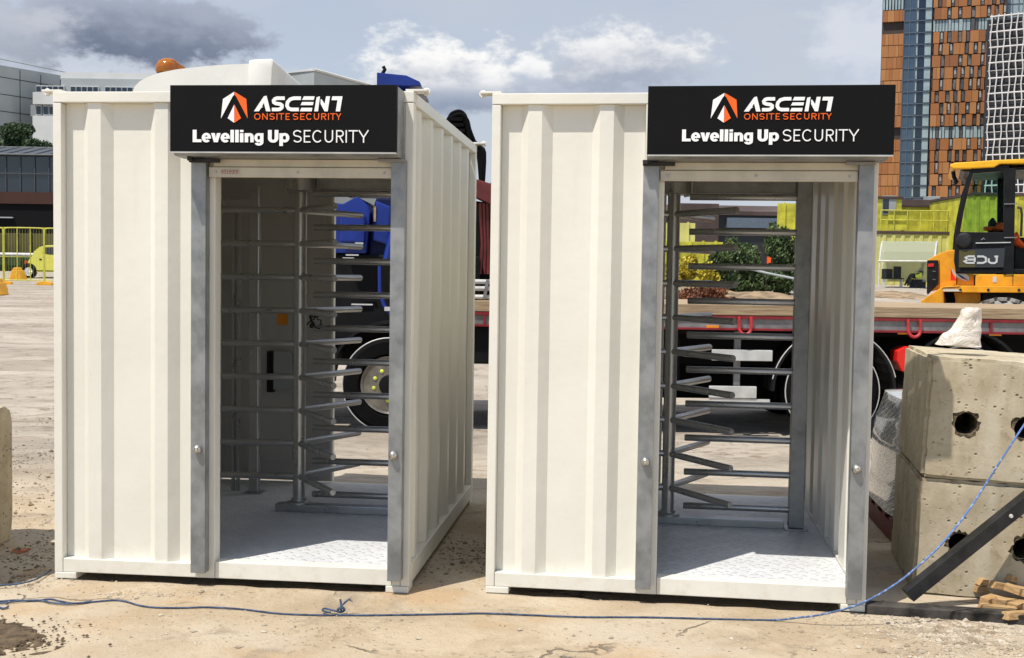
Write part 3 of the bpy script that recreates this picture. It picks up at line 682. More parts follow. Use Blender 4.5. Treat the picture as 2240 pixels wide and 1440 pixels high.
    ring(826, 499, 33, 35, 25, 19, 45, 315); bar(839, 866, 465, 535); ring(830, 533, 36, 27, 27, 17, 0, -160, 14)
    pl([(902, 440), (932, 440), (932, 505), (902, 505)]); bar(955, 985, 440, 505); ring(943.5, 503, 41.5, 34, 30, 21, 180, 360, 18)
    bar(993, 1021, 465, 562); ring(1036, 499, 36, 36, 26, 19, 140, -140)
    b.build('lettering', 'sign_white', c)
    return c
make_sign(POSA, 0.722, 1.157, 1.0, 0, 0, 'black sign with white and orange lettering over the left cabin door')
make_sign(POSB, 0.796, 1.164, 0.925, 0.168 - 0.1196 * 0.925, 0.004, 'black sign with white and orange lettering over the right cabin door')

# ------------------------------------------------------------------ concrete blocks
def make_block(name, label, loc, rz, tilt, dims, holes, seed, hr=0.058, parent=None):
    W, D, H = dims
    bm = bmesh.new(); bmesh.ops.create_cube(bm, size=1)
    for v in bm.verts: v.co = Vector(((v.co.x + .5) * W, (v.co.y + .5) * D, (v.co.z + .5) * H))
    bmesh.ops.bevel(bm, geom=bm.edges[:], offset=0.018, segments=2, affect='EDGES')
    bmesh.ops.subdivide_edges(bm, edges=[e for e in bm.edges if e.calc_length() > 0.1], cuts=28, use_grid_fill=True)
    me = bpy.data.meshes.new(name); bm.to_mesh(me); bm.free()
    o = bpy.data.objects.new(name, me); COL.objects.link(o)
    me.materials.append(MT['cast_concrete']); me.materials.append(MT['broken_concrete'])
    def carve(shape, d0, d1):
        cut = MB(); cut.k = 1
        for hx, hz in holes:
            ring = [(hx + shape(k / 30 * 6.28318, hx) * math.cos(k / 30 * 6.28318), hz + shape(k / 30 * 6.28318, hx) * math.sin(k / 30 * 6.28318)) for k in range(30)]
            cut.prism(ring, d0, d1, 'y')
        cu = cut.build('cutter', ['cast_concrete', 'broken_concrete'])
        md = o.modifiers.new('b', 'BOOLEAN'); md.object = cu; md.operation = 'DIFFERENCE'; md.solver = 'EXACT'
        bpy.context.view_layer.update()
        m2 = bpy.data.meshes.new_from_object(o.evaluated_get(bpy.context.evaluated_depsgraph_get()))
        o.modifiers.clear(); o.data = m2; bpy.data.objects.remove(cu)
    if holes:
        nz_ = lambda a, hx, f, q: noise.noise(Vector((math.cos(a) * f, math.sin(a) * f, seed + q + hx)))
        carve(lambda a, hx: hr * 1.24 + 0.024 * nz_(a, hx, 3, 9) + 0.008 * nz_(a, hx, 6, 2), -0.2, 0.008)
        carve(lambda a, hx: hr * (1 + 0.08 * nz_(a, hx, 2, 0)), -0.2, 0.42)
    for v in o.data.vertices:
        p = v.co; n = Vector((noise.noise(p * 5 + Vector((seed, 0, 0))), noise.noise(p * 5 + Vector((0, seed, 3))), noise.noise(p * 5 + Vector((7, 0, seed)))))
        ex = sum(1 for a, d in ((p.x, W), (p.y, D), (p.z, H)) if a < 0.03 or a > d - 0.03)
        n2 = noise.noise(p * 16 + Vector((seed, 3, 0)))
        v.co = p + n * 0.004 + (Vector((W / 2, D / 2, H / 2)) - p).normalized() * max(0, n2 - 0.1) * (0.035 if ex >= 2 else 0.0)
    for p in o.data.polygons: p.use_smooth = True
    o.data.set_sharp_from_angle(angle=R(40))
    o.location = loc; o.rotation_euler = (0, tilt, rz)
    tag(o, label, 'concrete block', 'cast concrete blocks'); return o
BR = R(-11.8)
make_block('concrete_block', 'upper stacked concrete block with two holes, under the white plastic bag', (2.175, 6.04, 0.624), BR, R(2.6), (1.5, 1.0, 0.645), [(0.205, 0.30), (0.50, 0.30)], 3)
make_block('concrete_block', 'bottom concrete block behind the leaning black bar, beneath the upper block', (2.155, 6.05, -0.01), BR, R(1.4), (1.5, 1.0, 0.628), [(0.225, 0.29), (0.545, 0.29)], 8)
# left of the first cabin: one block's end in view, an unseen taller one added for shade
def block_prof(name, label, x0, x1, y0, y1, z1, seed, rz=0.0):
    pr = [(y0, -0.05), (y1 - 0.03, -0.05), (y1, 0.1), (y1, z1 - 0.10), (y1 - 0.03, z1 - 0.03), (y1 - 0.10, z1), (y0 + 0.03, z1), (y0, z1 - 0.03)]
    o = MB().prism(pr, x0, x1, 'x').build(name, 'cast_concrete', None, 0.012); return tag(o, label, 'concrete block', 'cast concrete blocks')
block_prof('concrete_block', 'rounded concrete block cut by the left edge of the frame', -4.4, -3.13, 6.55, 7.18, 0.80, 4)
block_prof('concrete_block', 'unseen tall concrete block added outside the left edge to shade the soil', -4.3, -3.02, 5.72, 6.52, 1.62, 6)

# boot-shaped plastic bag on the upper block
def plastic_boot():
    ptop = at(2045, 755, 6.3)
    sil = [(2045, 753), (2062, 728), (2085, 716), (2092, 705), (2100, 690), (2108, 671), (2130, 669), (2144, 674), (2145, 700), (2144, 725), (2143, 745), (2144, 757), (2110, 758), (2075, 754)]
    Y = 6.32
    P2 = [at(a, b_, Y) for a, b_ in sil]
    b = MB(); rings = []
    cx = sum(p.x for p in P2) / len(P2)
    # sections up the shape: fit widths at heights, real thickness in depth
    zmin = min(p.z for p in P2); zmax = max(p.z for p in P2)
    def span(z):
        xs = []
        for i in range(len(P2)):
            p, q = P2[i], P2[(i + 1) % len(P2)]
            if (p.z - z) * (q.z - z) <= 0 and abs(p.z - q.z) > 1e-6: xs.append(p.x + (q.x - p.x) * (z - p.z) / (q.z - p.z))
        return min(xs), max(xs)
    n = 28; m = 22; vs = []
    for j in range(m):
        t = j / (m - 1); z = zmin + (zmax - zmin) * (0.02 + 0.96 * t); x0, x1 = span(z); hx = (x1 - x0) / 2; hy = 0.055 * (1.0 - 0.25 * t)
        for k in range(n):
            a = 6.28318 * k / n; ca, sa = math.cos(a), math.sin(a)
            px_ = (abs(ca) ** 0.75) * (1 if ca > 0 else -1); py_ = (abs(sa) ** 0.8) * (1 if sa > 0 else -1)
            q = Vector(((x0 + x1) / 2 + hx * px_, Y + hy * py_, z)); f = noise.noise(q * 24) * 0.011 + noise.noise(q * 55) * 0.005
            vs.append(q + Vector((px_ * f * .6, py_ * f, f * 0.4)))
    fs = [(i * n + k, i * n + (k + 1) % n, (i + 1) * n + (k + 1) % n, (i + 1) * n + k) for i in range(m - 1) for k in range(n)] + [tuple(reversed(range(n))), tuple(range((m - 1) * n, m * n))]
    b.add(vs, fs)
    o = b.build('plastic_bag', 'plastic_bag', None, smooth=True, sharp=50); o.location = (0, -0.0, -0.006)
    tag(o, 'crumpled white plastic bag shaped like a boot on top of the upper concrete block', 'plastic bag')
plastic_boot()

# stretch-wrapped load on a timber pallet, between cabin and blocks
def wrapped_load():
    p = empty('wrapped_pallet', (2.43, 7.22, 0.0), R(-7), 'pallet load in glossy stretch film between the right cabin and concrete blocks', 'pallet load')
    W, D, H = 0.75, 1.05, 0.74; z0 = 0.15
    b = MB(); n = 40; m = 26; vs = []
    for j in range(m):
        t = j / (m - 1); z = z0 + H * t; sh = 1 - 0.20 * max(0, t - 0.55) ** 1.0 * 1.6
        for k in range(n):
            a = 6.28318 * k / n; ca, sa = math.cos(a), math.sin(a); e = 0.32
            x = W / 2 + (W / 2) * sh * (abs(ca) ** e) * (1 if ca > 0 else -1) + 0.03 * t; y = D / 2 + (D / 2) * sh * (abs(sa) ** e) * (1 if sa > 0 else -1)
            q = Vector((x, y, z)); f = 0.030 * noise.noise(q * 3.5) + 0.006 * noise.noise(Vector((q.x * 8, q.y * 8, q.z * 26 + q.y * 14)))
            vs.append(q + Vector((ca * f, sa * f, 0)))
    top = len(vs); vs.append(Vector((W / 2, D / 2, z0 + H + 0.05)))
    fs = [(i * n + k, i * n + (k + 1) % n, (i + 1) * n + (k + 1) % n, (i + 1) * n + k) for i in range(m - 1) for k in range(n)] + [tuple(reversed(range(n)))] + [((m - 1) * n + k, (m - 1) * n + (k + 1) % n, top) for k in range(n)]
    b.add(vs, fs).build('film_wrap', 'stretch_film', p, smooth=True, sharp=50)
    b = MB()
    for i in range(5): b.box(0.0, W, i * 0.235, i * 0.235 + 0.10, 0.118, 0.145)
    for x in (0.0, W / 2 - 0.045, W - 0.09): b.box(x, x + 0.09, 0, D, 0.022, 0.1175)
    for x in (0.0, W / 2 - 0.045, W - 0.09): b.box(x, x + 0.09, 0, D, 0.0, 0.0215)
    b.build('timber_pallet', 'crane_maroon', p)
wrapped_load()

# black bar leaning on the blocks, the beam on the ground
def bar_between(name, p0, p1, a, b_, mat, label, cat, bevel=0.004):
    p0, p1 = Vector(p0), Vector(p1); d = p1 - p0; L_ = d.length
    o = MB().box(0, L_, -a / 2, a / 2, -b_ / 2, b_ / 2).build(name, mat, None, bevel)
    xx = d.normalized(); yy = Vector((0, 0, 1)).cross(xx).normalized(); zz = xx.cross(yy)
    m = Matrix((xx, yy, zz)).transposed().to_4x4(); m.translation = p0; o.matrix_world = m
    return tag(o, label, cat)
o = bar_between('steel_bar', at(1985, 1302, 5.80), at(2390, 978, 5.86), 0.066, 0.068, 'black_steel', 'black steel bar leaning diagonally in front of the lower concrete block', 'steel bar')
b = MB().lathe([(0.011, 0), (0.008, -0.008)], (0.66, -0.0332, 0.0), 'y', 12); b.build('bolt', 'pale_steel', o)
bar_between('steel_beam', onz(1893, 1328, 0.015), onz(2440, 1365, 0.015), 0.10, 0.046, 'dusty_steel', 'long flat black steel beam lying on the ground below the blocks', 'steel beam')
# timber offcuts
random.seed(21)
offs = [((2172, 1292), 15, .05, .20, 8), ((2195, 1318), -50, .06, .16, 2), ((2232, 1322), -12, .05, .20, 4), ((2215, 1287), 8, .045, .22, 12), ((2250, 1300), -38, .05, .2, 10), ((2185, 1272), 24, .035, .26, 5), ((2165, 1312), 40, .045, .10, 0), ((2290, 1318), 22, .05, .22, 3), ((2240, 1275), 30, .04, .24, 18)]
words = ('front', 'stubby', 'long flat', 'slanted', 'tipped-up', 'thin', 'small wedge-like', 'far right', 'topmost', 'back left', 'upright leaning', 'nearest low', 'crosswise back', 'nearest right')
offs += [((2205, 1266), -20, .05, .2, 14), ((2228, 1268), 50, .04, .2, 20), ((2180, 1332), -8, .045, .16, 3), ((2262, 1285), 66, .05, .2, 16), ((2232, 1345), 20, .05, .18, 2)]
for i, ((px, py), rz, w_, l_, tl) in enumerate(offs):
    h = 0.035; w_ *= 1.1; l_ *= 1.15; lvl = 0.03 if i in (0, 1, 2, 6, 7, 11, 13) else 0.075
    o = MB().prism([(-l_ / 2, -h / 2), (l_ / 2 - 0.02 * (i % 3), -h / 2), (l_ / 2, h / 2), (-l_ / 2 + 0.015 * (i % 2), h / 2)], -w_ / 2, w_ / 2, 'y').build('timber_offcut', 'cut_timber', None, 0.002)
    o.location = onz(px, py, lvl); o.rotation_euler = (R(random.uniform(-8, 8)), R(tl), R(rz))
    tag(o, '%s pale timber offcut in the heap beside the lower concrete block' % words[i], 'offcut', 'timber offcuts')

# ------------------------------------------------------------------ rope
def smooth_path(p, n=6):
    out = []
    for i in range(len(p) - 1):
        a, b_, c_, d = p[max(i - 1, 0)], p[i], p[i + 1], p[min(i + 2, len(p) - 1)]
        for k in range(n):
            t = k / n; out.append(0.5 * ((2 * b_) + (c_ - a) * t + (2 * a - 5 * b_ + 4 * c_ - d) * t * t + (3 * b_ - a - 3 * c_ + d) * t ** 3))
    return out + [p[-1]]
def rope():
    r = empty('rope', onz(745, 1338, 0), 0, 'thin blue rope along the ground in front of both cabins', 'rope')
    inv = -r.location
    def gpts(l, lift=0.006):
        o = []
        for a, b_ in l:
            q = onz(a, b_, 0.008); q.z = gz(q.x, q.y) + lift; o.append(q + inv)
        return o
    g = gpts([(-120, 1318), (-40, 1314), (0, 1312), (34, 1310), (75, 1312), (109, 1308), (129, 1312), (160, 1317), (190, 1315), (258, 1311), (305, 1323), (339, 1328), (397, 1329), (455, 1328), (529, 1332), (611, 1341), (679, 1344), (747, 1344), (802, 1343), (890, 1341), (1005, 1340), (1060, 1339), (1175, 1343), (1277, 1347), (1412, 1347), (1560, 1350), (1690, 1353)])
    rise = [at(1740, 1352, 5.50) + inv, at(1800, 1344, 5.46) + inv, at(1880, 1322, 5.45) + inv, at(1950, 1284, 5.45) + inv, at(2000, 1246, 5.45) + inv, at(2060, 1190, 5.47) + inv, at(2120, 1115, 5.50) + inv, at(2180, 1022, 5.54) + inv, at(2240, 930, 5.60) + inv, at(2330, 800, 5.75) + inv]
    pth = smooth_path(g + rise); ng = (len(g) - 1) * 6
    MB().tube(pth[:ng + 1], 0.0044, 8).build('ground_line', 'rope_dusty', r, smooth=True); MB().tube(pth[ng:], 0.0052, 8).build('raised_line', 'blue_rope', r, smooth=True)
    g2 = gpts([(-90, 1322), (0, 1318), (40, 1314), (85, 1312), (110, 1317), (140, 1320), (165, 1319), (200, 1314)], 0.009)
    MB().tube(smooth_path(g2), 0.0048, 8).build('second_strand', 'rope_dusty', r, smooth=True)
    g3 = gpts([(-60, 1330), (-10, 1326), (8, 1329), (18, 1325)], 0.008); MB().tube(smooth_path(g3), 0.005, 8).build('loose_end', 'rope_dusty', r, smooth=True)
    g4 = gpts([(-30, 1282), (20, 1281), (50, 1276), (80, 1262), (112, 1242)], 0.02); MB().tube(smooth_path(g4), 0.0045, 8).build('loose_end', 'rope_dusty', r, smooth=True)
    # knot with frayed tails
    k0 = gpts([(746, 1341)], 0.012)[0]
    b = MB().tube(smooth_path([k0 + Vector((0.016 * math.cos(t), 0.010 * math.sin(t * 1.3), 0.012 + 0.010 * math.sin(t))) for t in [i * 0.9 for i in range(12)]], 4), 0.0055, 8)
    b.tube(smooth_path([k0, k0 + Vector((0.0, 0, 0.035)), k0 + Vector((-0.004, 0.0, 0.065))]), 0.005, 7); b.tube(smooth_path([k0 + Vector((0, 0, 0.03)), k0 + Vector((0.02, 0, 0.05)), k0 + Vector((0.036, 0.01, 0.062))]), 0.0045, 7)
    for i in range(4): b.tube([k0 + Vector((0.034, 0.01, 0.06)), k0 + Vector((0.046 + 0.004 * i, 0.012, 0.071 - 0.008 * i))], 0.0015, 5)
    b.tube(smooth_path([k0, k0 + Vector((-0.04, 0.012, 0.006)), k0 + Vector((-0.085, 0.02, 0.012)), k0 + Vector((-0.09, 0.01, 0.004)), k0 + Vector((-0.05, -0.01, 0.002))]), 0.0048, 7)
    b.build('knot', 'rope_dusty', r, smooth=True)
rope()

# ------------------------------------------------------------------ loose ground stuff
def stones(name, spots, mat, label, seed, szr=(0.0025, 0.008)):
    random.seed(seed); b = MB()
    for cx, cy, sx, sy, n in spots:
        for i in range(n):
            X = random.gauss(cx, sx); Y = random.gauss(cy, sy); s = random.uniform(*szr) * (1 + (random.random() < 0.06) * 1.2); z = gz(X, Y)
            ax = Vector((s * random.uniform(.7, 1.4), s * random.uniform(.7, 1.4), s * random.uniform(.4, .8))); rot = Matrix.Rotation(random.uniform(0, 6.3), 3, 'Z')
            o = [rot @ Vector((q[0] * ax.x, q[1] * ax.y, q[2] * ax.z)) + Vector((X, Y, z + ax.z * 0.3)) for q in ((1, .2, 0), (-.2, 1, .1), (-1, -.3, 0), (.3, -1, -.1), (.1, .1, 1), (0, 0, -1))]
            b.add(o, [(0, 1, 4), (1, 2, 4), (2, 3, 4), (3, 0, 4), (1, 0, 5), (2, 1, 5), (3, 2, 5), (0, 3, 5)])
    o = b.build(name, mat, None, fixn=False); return tag(o, label, 'gravel', kind='stuff')
g1 = onz(2100, 1385); g2_ = onz(2000, 1370); g3_ = onz(330, 1300); g4_ = onz(1990, 1425)
stones('gravel', [(g1.x, g1.y, .13, .15, 1700), (g2_.x, g2_.y, .2, .12, 800), (2.35, 5.3, .25, .15, 600), (g4_.x, g4_.y, .12, .06, 260), (g3_.x, g3_.y, .22, .05, 200), (-1.2, 5.3, .5, .2, 200), (0.2, 5.35, 1.2, .25, 160), (1.2, 5.2, .5, .2, 160), (-0.2, 6.6, .18, .25, 300), (-2.7, 6.6, .3, .5, 700), (-2.75, 6.1, .25, .1, 500)], 'gravel', 'loose pale gravel scattered over the concrete in front', 31)
stones('soil_clods', [(-3.6, 9.0, .7, .6, 1100), (-3.9, 10.4, .9, .35, 700), (-4.6, 12.6, 1.2, .4, 500), (-3.0, 8.3, .3, .4, 350), (-2.75, 6.75, .28, .45, 500), (-0.25, 6.75, .16, .28, 260)], 'clod', 'loose brown clods over the rough yard left of the cabins', 57, (0.002, 0.010))
random.seed(8)
def soil_patch():
    b = MB(); n = 34; m = 34; x0, x1, y0, y1 = -2.75, -1.72, 4.6, 5.42; vs = []
    for j in range(m):
        for i in range(n):
            X = x0 + (x1 - x0) * i / (n - 1); Y = y0 + (y1 - y0) * j / (m - 1)
            d = 1 - (((X + 2.42) / 0.42) ** 2 + ((Y - 5.02) / 0.33) ** 2) + 0.75 * noise.noise(Vector((X * 5, Y * 5, 2))) + 0.35 * noise.noise(Vector((X * 14, Y * 14, 4)))
            h = max(-0.02, min(d, 0.6) * 0.028) + (0.010 * noise.noise(Vector((X * 22, Y * 22, 1))) + 0.006 * noise.noise(Vector((X * 50, Y * 50, 1))) if d > 0 else 0)
            vs.append((X, Y, gz(X, Y) + h - 0.003))
    b.add(vs, [(j * n + i, j * n + i + 1, (j + 1) * n + i + 1, (j + 1) * n + i) for j in range(m - 1) for i in range(n - 1)])
    for i in range(900):
        X = random.gauss(-2.42, .20); Y = random.gauss(5.03, .15); s = random.uniform(.003, .010); z = gz(X, Y) + 0.010
        q = [Vector((X + a * s, Y + c_ * s, z + d * s * .7)) for a, c_, d in ((1, .2, 0), (-.2, 1, .1), (-1, -.3, 0), (.3, -1, -.1), (.1, .1, 1), (0, 0, -1))]
        b.add(q, [(0, 1, 4), (1, 2, 4), (2, 3, 4), (3, 0, 4), (1, 0, 5), (2, 1, 5), (3, 2, 5), (0, 3, 5)])
    tag(b.build('soil', 'soil', None, fixn=False), 'patch of dark crumbly soil at the lower left corner', 'soil', kind='stuff')
soil_patch()

# ------------------------------------------------------------------ flatbed truck with crane, behind the cabins
def make_truck():
    Y0 = 11.9; S = F_PX / Y0
    t = empty('flatbed_truck', (-4.1, Y0, 0.0), 0, 'flatbed truck with white cab roof, folded blue crane and red-railed timber deck', 'truck')
    o = Vector((4.1, -Y0, 0))
    def X(px): return (px - 1120) / S + 4.1
    def Zp(px, py): return at(px, py, Y0).z
    W = 2.5
    # cab with rounded white roof fairing
    cab = MB().prism([(0.02, 0.55), (1.62, 0.55), (1.62, 3.28), (0.16, 3.28), (0.0, 2.4)], 0.03, W - 0.03, 'y').build('cab', 'truck_white', t, 0.05, True)
    MB().prism([(0.25, 2.0), (1.15, 2.0), (1.15, 2.8), (0.34, 2.8)], 0.022, 0.031, 'y').build('side_window', 'dark_glass', cab)
    MB().box(0.012, 0.02, 0.2, W - 0.2, 1.95, 2.95).build('windscreen', 'dark_glass', cab)
    MB().prism([(0.3, 0.70), (1.1, 0.70), (1.1, 1.9), (0.3, 1.9)], 0.02, 0.0315, 'y').build('door', 'truck_white', cab, 0.004)
    zt = Zp(540, 139)
    pr = [(0.02, 3.29), (0.02, 3.50), (0.045, 3.56), (0.10, 3.615), (0.19, 3.665), (0.32, 3.71), (0.52, 3.75), (0.80, 3.785), (1.08, 3.81), (1.30, 3.822), (1.34, 3.822), (1.34, 3.29)]
    b = MB(); ny = 14; vs = []; n = len(pr)
    for j in range(ny + 1):
        s_ = -1 + 2 * j / ny; k = 1 - 0.05 * abs(s_) ** 6
        for (a, z) in pr: vs.append((a + 0.12 * abs(s_) ** 3 * (1 - a / 1.4), W / 2 + s_ * (W / 2 - 0.08), 3.29 + (z - 3.29) * k))
    b.add(vs, [(j * n + i, j * n + i + 1, (j + 1) * n + i + 1, (j + 1) * n + i) for j in range(ny) for i in range(n - 1)] + [tuple(range(n)), tuple(range(ny * n, ny * n + n))])
    fa = b.build('roof_fairing', 'truck_white', t, 0, True, 40)
    MB().prism([(1.342, 3.29), (1.342, 3.828), (1.40, 3.84), (1.585, 3.85), (1.60, 3.82), (1.585, 3.76), (1.565, 3.29)], 0.06, W - 0.06, 'y').build('fairing_panel', 'truck_white', t, 0.02, True)
    bc = MB().lathe([(0.13, -0.1), (0.135, 0.015), (0.135, 0.04), (0.11, 0.045)], (X(343), 0.45, 3.70), 'z', 24).build('beacon', 'black_plastic', t, smooth=True)
    MB().lathe([(0.12, 0.045), (0.132, 0.07), (0.128, 0.125), (0.10, 0.175), (0.055, 0.20), (0.01, 0.205)], (X(338), 0.45, 3.70), 'z', 24).build('lens', 'amber_lens', bc, smooth=True)
    MB().prism([(X(340), 3.74), (X(385), 3.77), (X(380), 3.80), (X(350), 3.89)], 0.38, 0.54, 'y').build('beacon_tail', 'amber_lens', bc, 0.01)
    # chassis
    MB().box(0.3, 14.5, 0.80, 0.92, 0.70, 1.05).box(0.3, 14.5, W - 0.92, W - 0.80, 0.70, 1.05).build('chassis', 'truck_dark', t)
    MB().box(1.66, X(1045), 0.28, W - 0.28, 0.95, 1.85).build('equipment_frame', 'truck_dark', t, 0.02)
    MB().box(X(1080), X(1790), 1.75, 2.35, 0.22, 1.06).build('underbed_box', 'truck_dark', t, 0.02)  # dark box added under the far side of the bed to block light
    MB().box(X(1430), X(1500), 0.3, 1.6, 0.45, 1.06).build('air_tank', 'truck_dark', t, 0.05)
    MB().box(X(960), X(1180), 0.10, 0.5, 0.72, 1.14).build('underbed_box', 'truck_dark', t, 0.02)
    MB().box(X(1100), X(1430), 0.15, 0.75, 0.62, 1.08).build('fuel_tank', 'truck_dark', t, 0.06)
    # wheels: tyre, rim, nuts with bright markers
    def wheel(x, y=0.02, r=0.50, detail=True):
        z = 0.49
        tz = MB().lathe([(r * .60, 0.03), (r * .66, 0.0), (r * .90, 0.0), (r * .97, 0.025), (r, 0.06), (r, 0.26), (r * .96, 0.30), (r * .6, 0.30)], (x, y, z), 'y', 48).build('wheel', 'black_rubber', t, smooth=True)
        b = MB()
        b.tube([(x + r * .985 * math.cos(a), y + 0.03, z + r * .985 * math.sin(a)) for a in [i * 0.1309 for i in range(49)]], 0.007, 8, False); b.build('sidewall_line', 'pale_steel', tz, smooth=True)
        MB().lathe([(r * .605, 0.02), (r * .60, 0.0), (r * .56, 0.012), (r * .52, 0.10), (r * .44, 0.11), (r * .41, 0.05), (r * .24, 0.045), (r * .23, 0.02), (r * .10, 0.015), (0.01, 0.013)], (x, y, z), 'y', 40).build('rim', 'rim_steel', tz, smooth=True, sharp=30)
        MB().lathe([(r * .22, 0.0), (r * .2, -0.05), (r * .12, -0.055), (0.01, -0.055)], (x, y + 0.012, z), 'y', 24).build('hub', 'truck_dark', tz, smooth=True)
        for k in range(10):
            a = k * 0.6283 + 0.2; q = (x + 0.165 * math.cos(a), y + 0.045, z + 0.165 * math.sin(a))
            MB().lathe([(0.021, 0), (0.021, -0.03), (0.012, -0.035)], q, 'y', 8).build('wheel_nut', 'lime_marker', tz)
        return tz
    xw = X(852)
    wheel(xw); wheel(xw - 1.95); wheel(X(1830), 0.05, 0.50); wheel(X(1830) + 1.37, 0.05, 0.50)
    for xx in (xw - 1.95, xw, X(1830), X(1830) + 1.37):
        MB().lathe([(0.3, 0), (0.5, 0.02), (0.5, 0.28), (0.3, 0.3)], (xx, W - 0.34, 0.49), 'y', 32).build('far_wheel', 'black_rubber', t, smooth=True)
        MB().tube([(xx, 0.3, 0.49), (xx, W - 0.34, 0.49)], 0.09, 10).build('axle', 'truck_dark', t, smooth=True)
    for xx in (xw, X(1830), X(1830) + 1.37):
        p = [(xx + 0.62 * math.cos(a), 0.49 + 0.64 * math.sin(a)) for a in [i * 3.1416 / 20 for i in range(21)]]; q = [(xx + 0.65 * math.cos(a), 0.49 + 0.67 * math.sin(a)) for a in [i * 3.1416 / 20 for i in range(21)]]
        MB().prism(p + q[::-1], 0.02, 0.46, 'y').build('mudguard', 'black_plastic', t)
    b = MB().tube([(X(1830) + 0.655 * math.cos(a), 0.018, 0.49 + 0.66 * math.sin(a)) for a in [0.25 + i * 2.7 / 30 for i in range(31)]], 0.006, 6); b.build('guard_edge', 'pale_steel', t)
    # side guards, lockers, lights under the bed
    pg = MB().box(X(1612), X(1626), 0.10, 0.14, 0.42, 1.10).build('side_guard_post', 'grey_steel', t)
    MB().box(X(1560), X(1693), 0.02, 0.06, Zp(1620, 790), Zp(1620, 766)).build('side_guard_bar', 'pale_steel', t, 0.006)
    MB().box(X(1556), X(1660), 0.02, 0.06, Zp(1620, 872), Zp(1620, 846)).build('side_guard_bar', 'pale_steel', t, 0.006)
    MB().box(X(1556), X(1690), 0.03, 0.055, Zp(1620, 880), Zp(1620, 874)).build('side_guard_bar', 'pale_steel', t)
    MB().prism([(X(1964), Zp(1975, 768)), (X(1985), Zp(1975, 758)), (X(2010), Zp(1975, 760)), (X(2010), Zp(1975, 812)), (X(1976), Zp(1975, 813)), (X(1964), Zp(1975, 790))], -0.02, 0.22, 'y').build('extinguisher_box', 'box_red', t, 0.01)
    for px, py in ((1560, 716), (1980, 728), (2180, 731)):
        MB().box(X(px) - 0.065, X(px) + 0.065, 0.015, 0.03, Zp(px, py + 4), Zp(px, py - 4)).build('side_marker', 'orange_sticker', t, 0.002)
    # deck: timber with steel edge, red rail with grey panels and rope hooks
    x0, x1 = X(1000), 14.6
    zd1 = 1.385; zd0 = 1.275
    MB().box(x0, x1, 0.0, W, zd0, zd1).build('timber_deck', 'deck_timber', t, 0.006)
    MB().box(x0, x1, 0.005, 0.03, 1.238, 1.272).box(x0, x1, 0.005, 0.03, 1.118, 1.140).build('side_rail', 'truck_red', t, 0.003)
    MB().box(x0, x1, 0.026, 0.05, 1.141, 1.237).build('rail_panel', 'grey_steel', t)
    b = MB()
    for k in range(7):
        xx = X(1630) - 1.753 * 2 + 1.753 * k
        if xx < x0 + 0.2: continue
        h = MB().tube(smooth_path([Vector((xx - 0.062, 0.0, 1.262)), Vector((xx - 0.062, -0.012, 1.15)), Vector((xx - 0.045, -0.02, 1.10)), Vector((xx, -0.022, 1.078)), Vector((xx + 0.045, -0.02, 1.10)), Vector((xx + 0.062, -0.012, 1.15)), Vector((xx + 0.062, 0.0, 1.262))]), 0.017, 8); h.build('rope_hook', 'hook_red', t, smooth=True)
        for xx2 in (xx - 0.95,): MB().box(xx2 - 0.012, xx2 + 0.012, 0.003, 0.03, 1.141, 1.237).build('rail_upright', 'truck_red', t)
    MB().box(x0, x1, 0.25, W - 0.25, 1.06, 1.235).build('bed_frame', 'truck_dark', t)
    MB().box(x0 - 0.08, x0, 0.0, W, 1.1, 1.95).build('headboard', 'crane_maroon', t, 0.01)
    # crane behind the cab: blue base and column, folded boom, hoses
    cr_ = MB().prism([(1.72, 1.86), (X(792), 1.86), (X(800), 2.30), (X(795), 2.36), (X(770), 2.46), (X(740), 2.38), (1.72, 2.42)], 0.25, W - 0.3, 'y').build('crane_base', 'truck_blue', t, 0.015)
    MB().prism([(X(794), 1.6), (X(870), 1.6), (X(872), 2.44), (X(812), 2.46), (X(801), 2.30)], 0.34, W - 0.4, 'y').build('slew_ring', 'navy_dark', cr_, 0.02)
    MB().prism([(X(806), 2.0), (X(842), 1.95), (X(846), 2.36), (X(812), 2.42)], 0.28, 0.335, 'y').build('cover', 'truck_blue', cr_, 0.02)
    MB().box(X(808), X(813), 0.265, 0.279, 2.2, 2.36).build('warning_label', 'deck_timber', cr_)
    MB().box(X(700), X(880), 0.5, W - 0.5, 2.55, 2.85).build('slew_housing', 'navy_dark', cr_, 0.03)
    MB().box(X(738), X(792), 0.10, 0.24, Zp(760, 530), Zp(760, 470)).build('control_panel', 'truck_blue', cr_, 0.02)
    MB().tube([(X(858), 0.15, Zp(858, 505)), (X(848), 0.14, Zp(848, 548)), (X(842), 0.15, Zp(842, 575))], 0.055, 10).build('crane_leg', 'truck_blue', cr_, smooth=True)
    MB().tube([(X(826), 0.12, Zp(826, 582)), (X(827), 0.12, Zp(827, 640)), (X(836), 0.12, Zp(836, 668)), (X(852), 0.12, Zp(852, 690))], 0.022, 8).build('hose', 'truck_blue', cr_, smooth=True)
    for (a, b1, c_, d) in ((745, 563, 770, 567), (752, 556, 780, 559), (772, 530, 790, 534), (765, 665, 812, 668), (838, 672, 858, 681)):
        MB().box(X(a), X(c_), 0.09, 0.11, Zp(a, d), Zp(a, b1)).build('bracket', 'pale_steel', cr_)
    bo = MB().prism([(X(806), 3.66), (X(880), 3.66), (X(907), 3.66), (X(903), 3.71), (X(872), 3.775), (X(806), 3.80)], 0.5, 1.7, 'y').build('crane_boom', 'truck_blue', t, 0.01)
    MB().box(X(830), X(880), 0.7, 1.3, 2.3, 3.66).build('crane_column', 'truck_blue', t, 0.02)
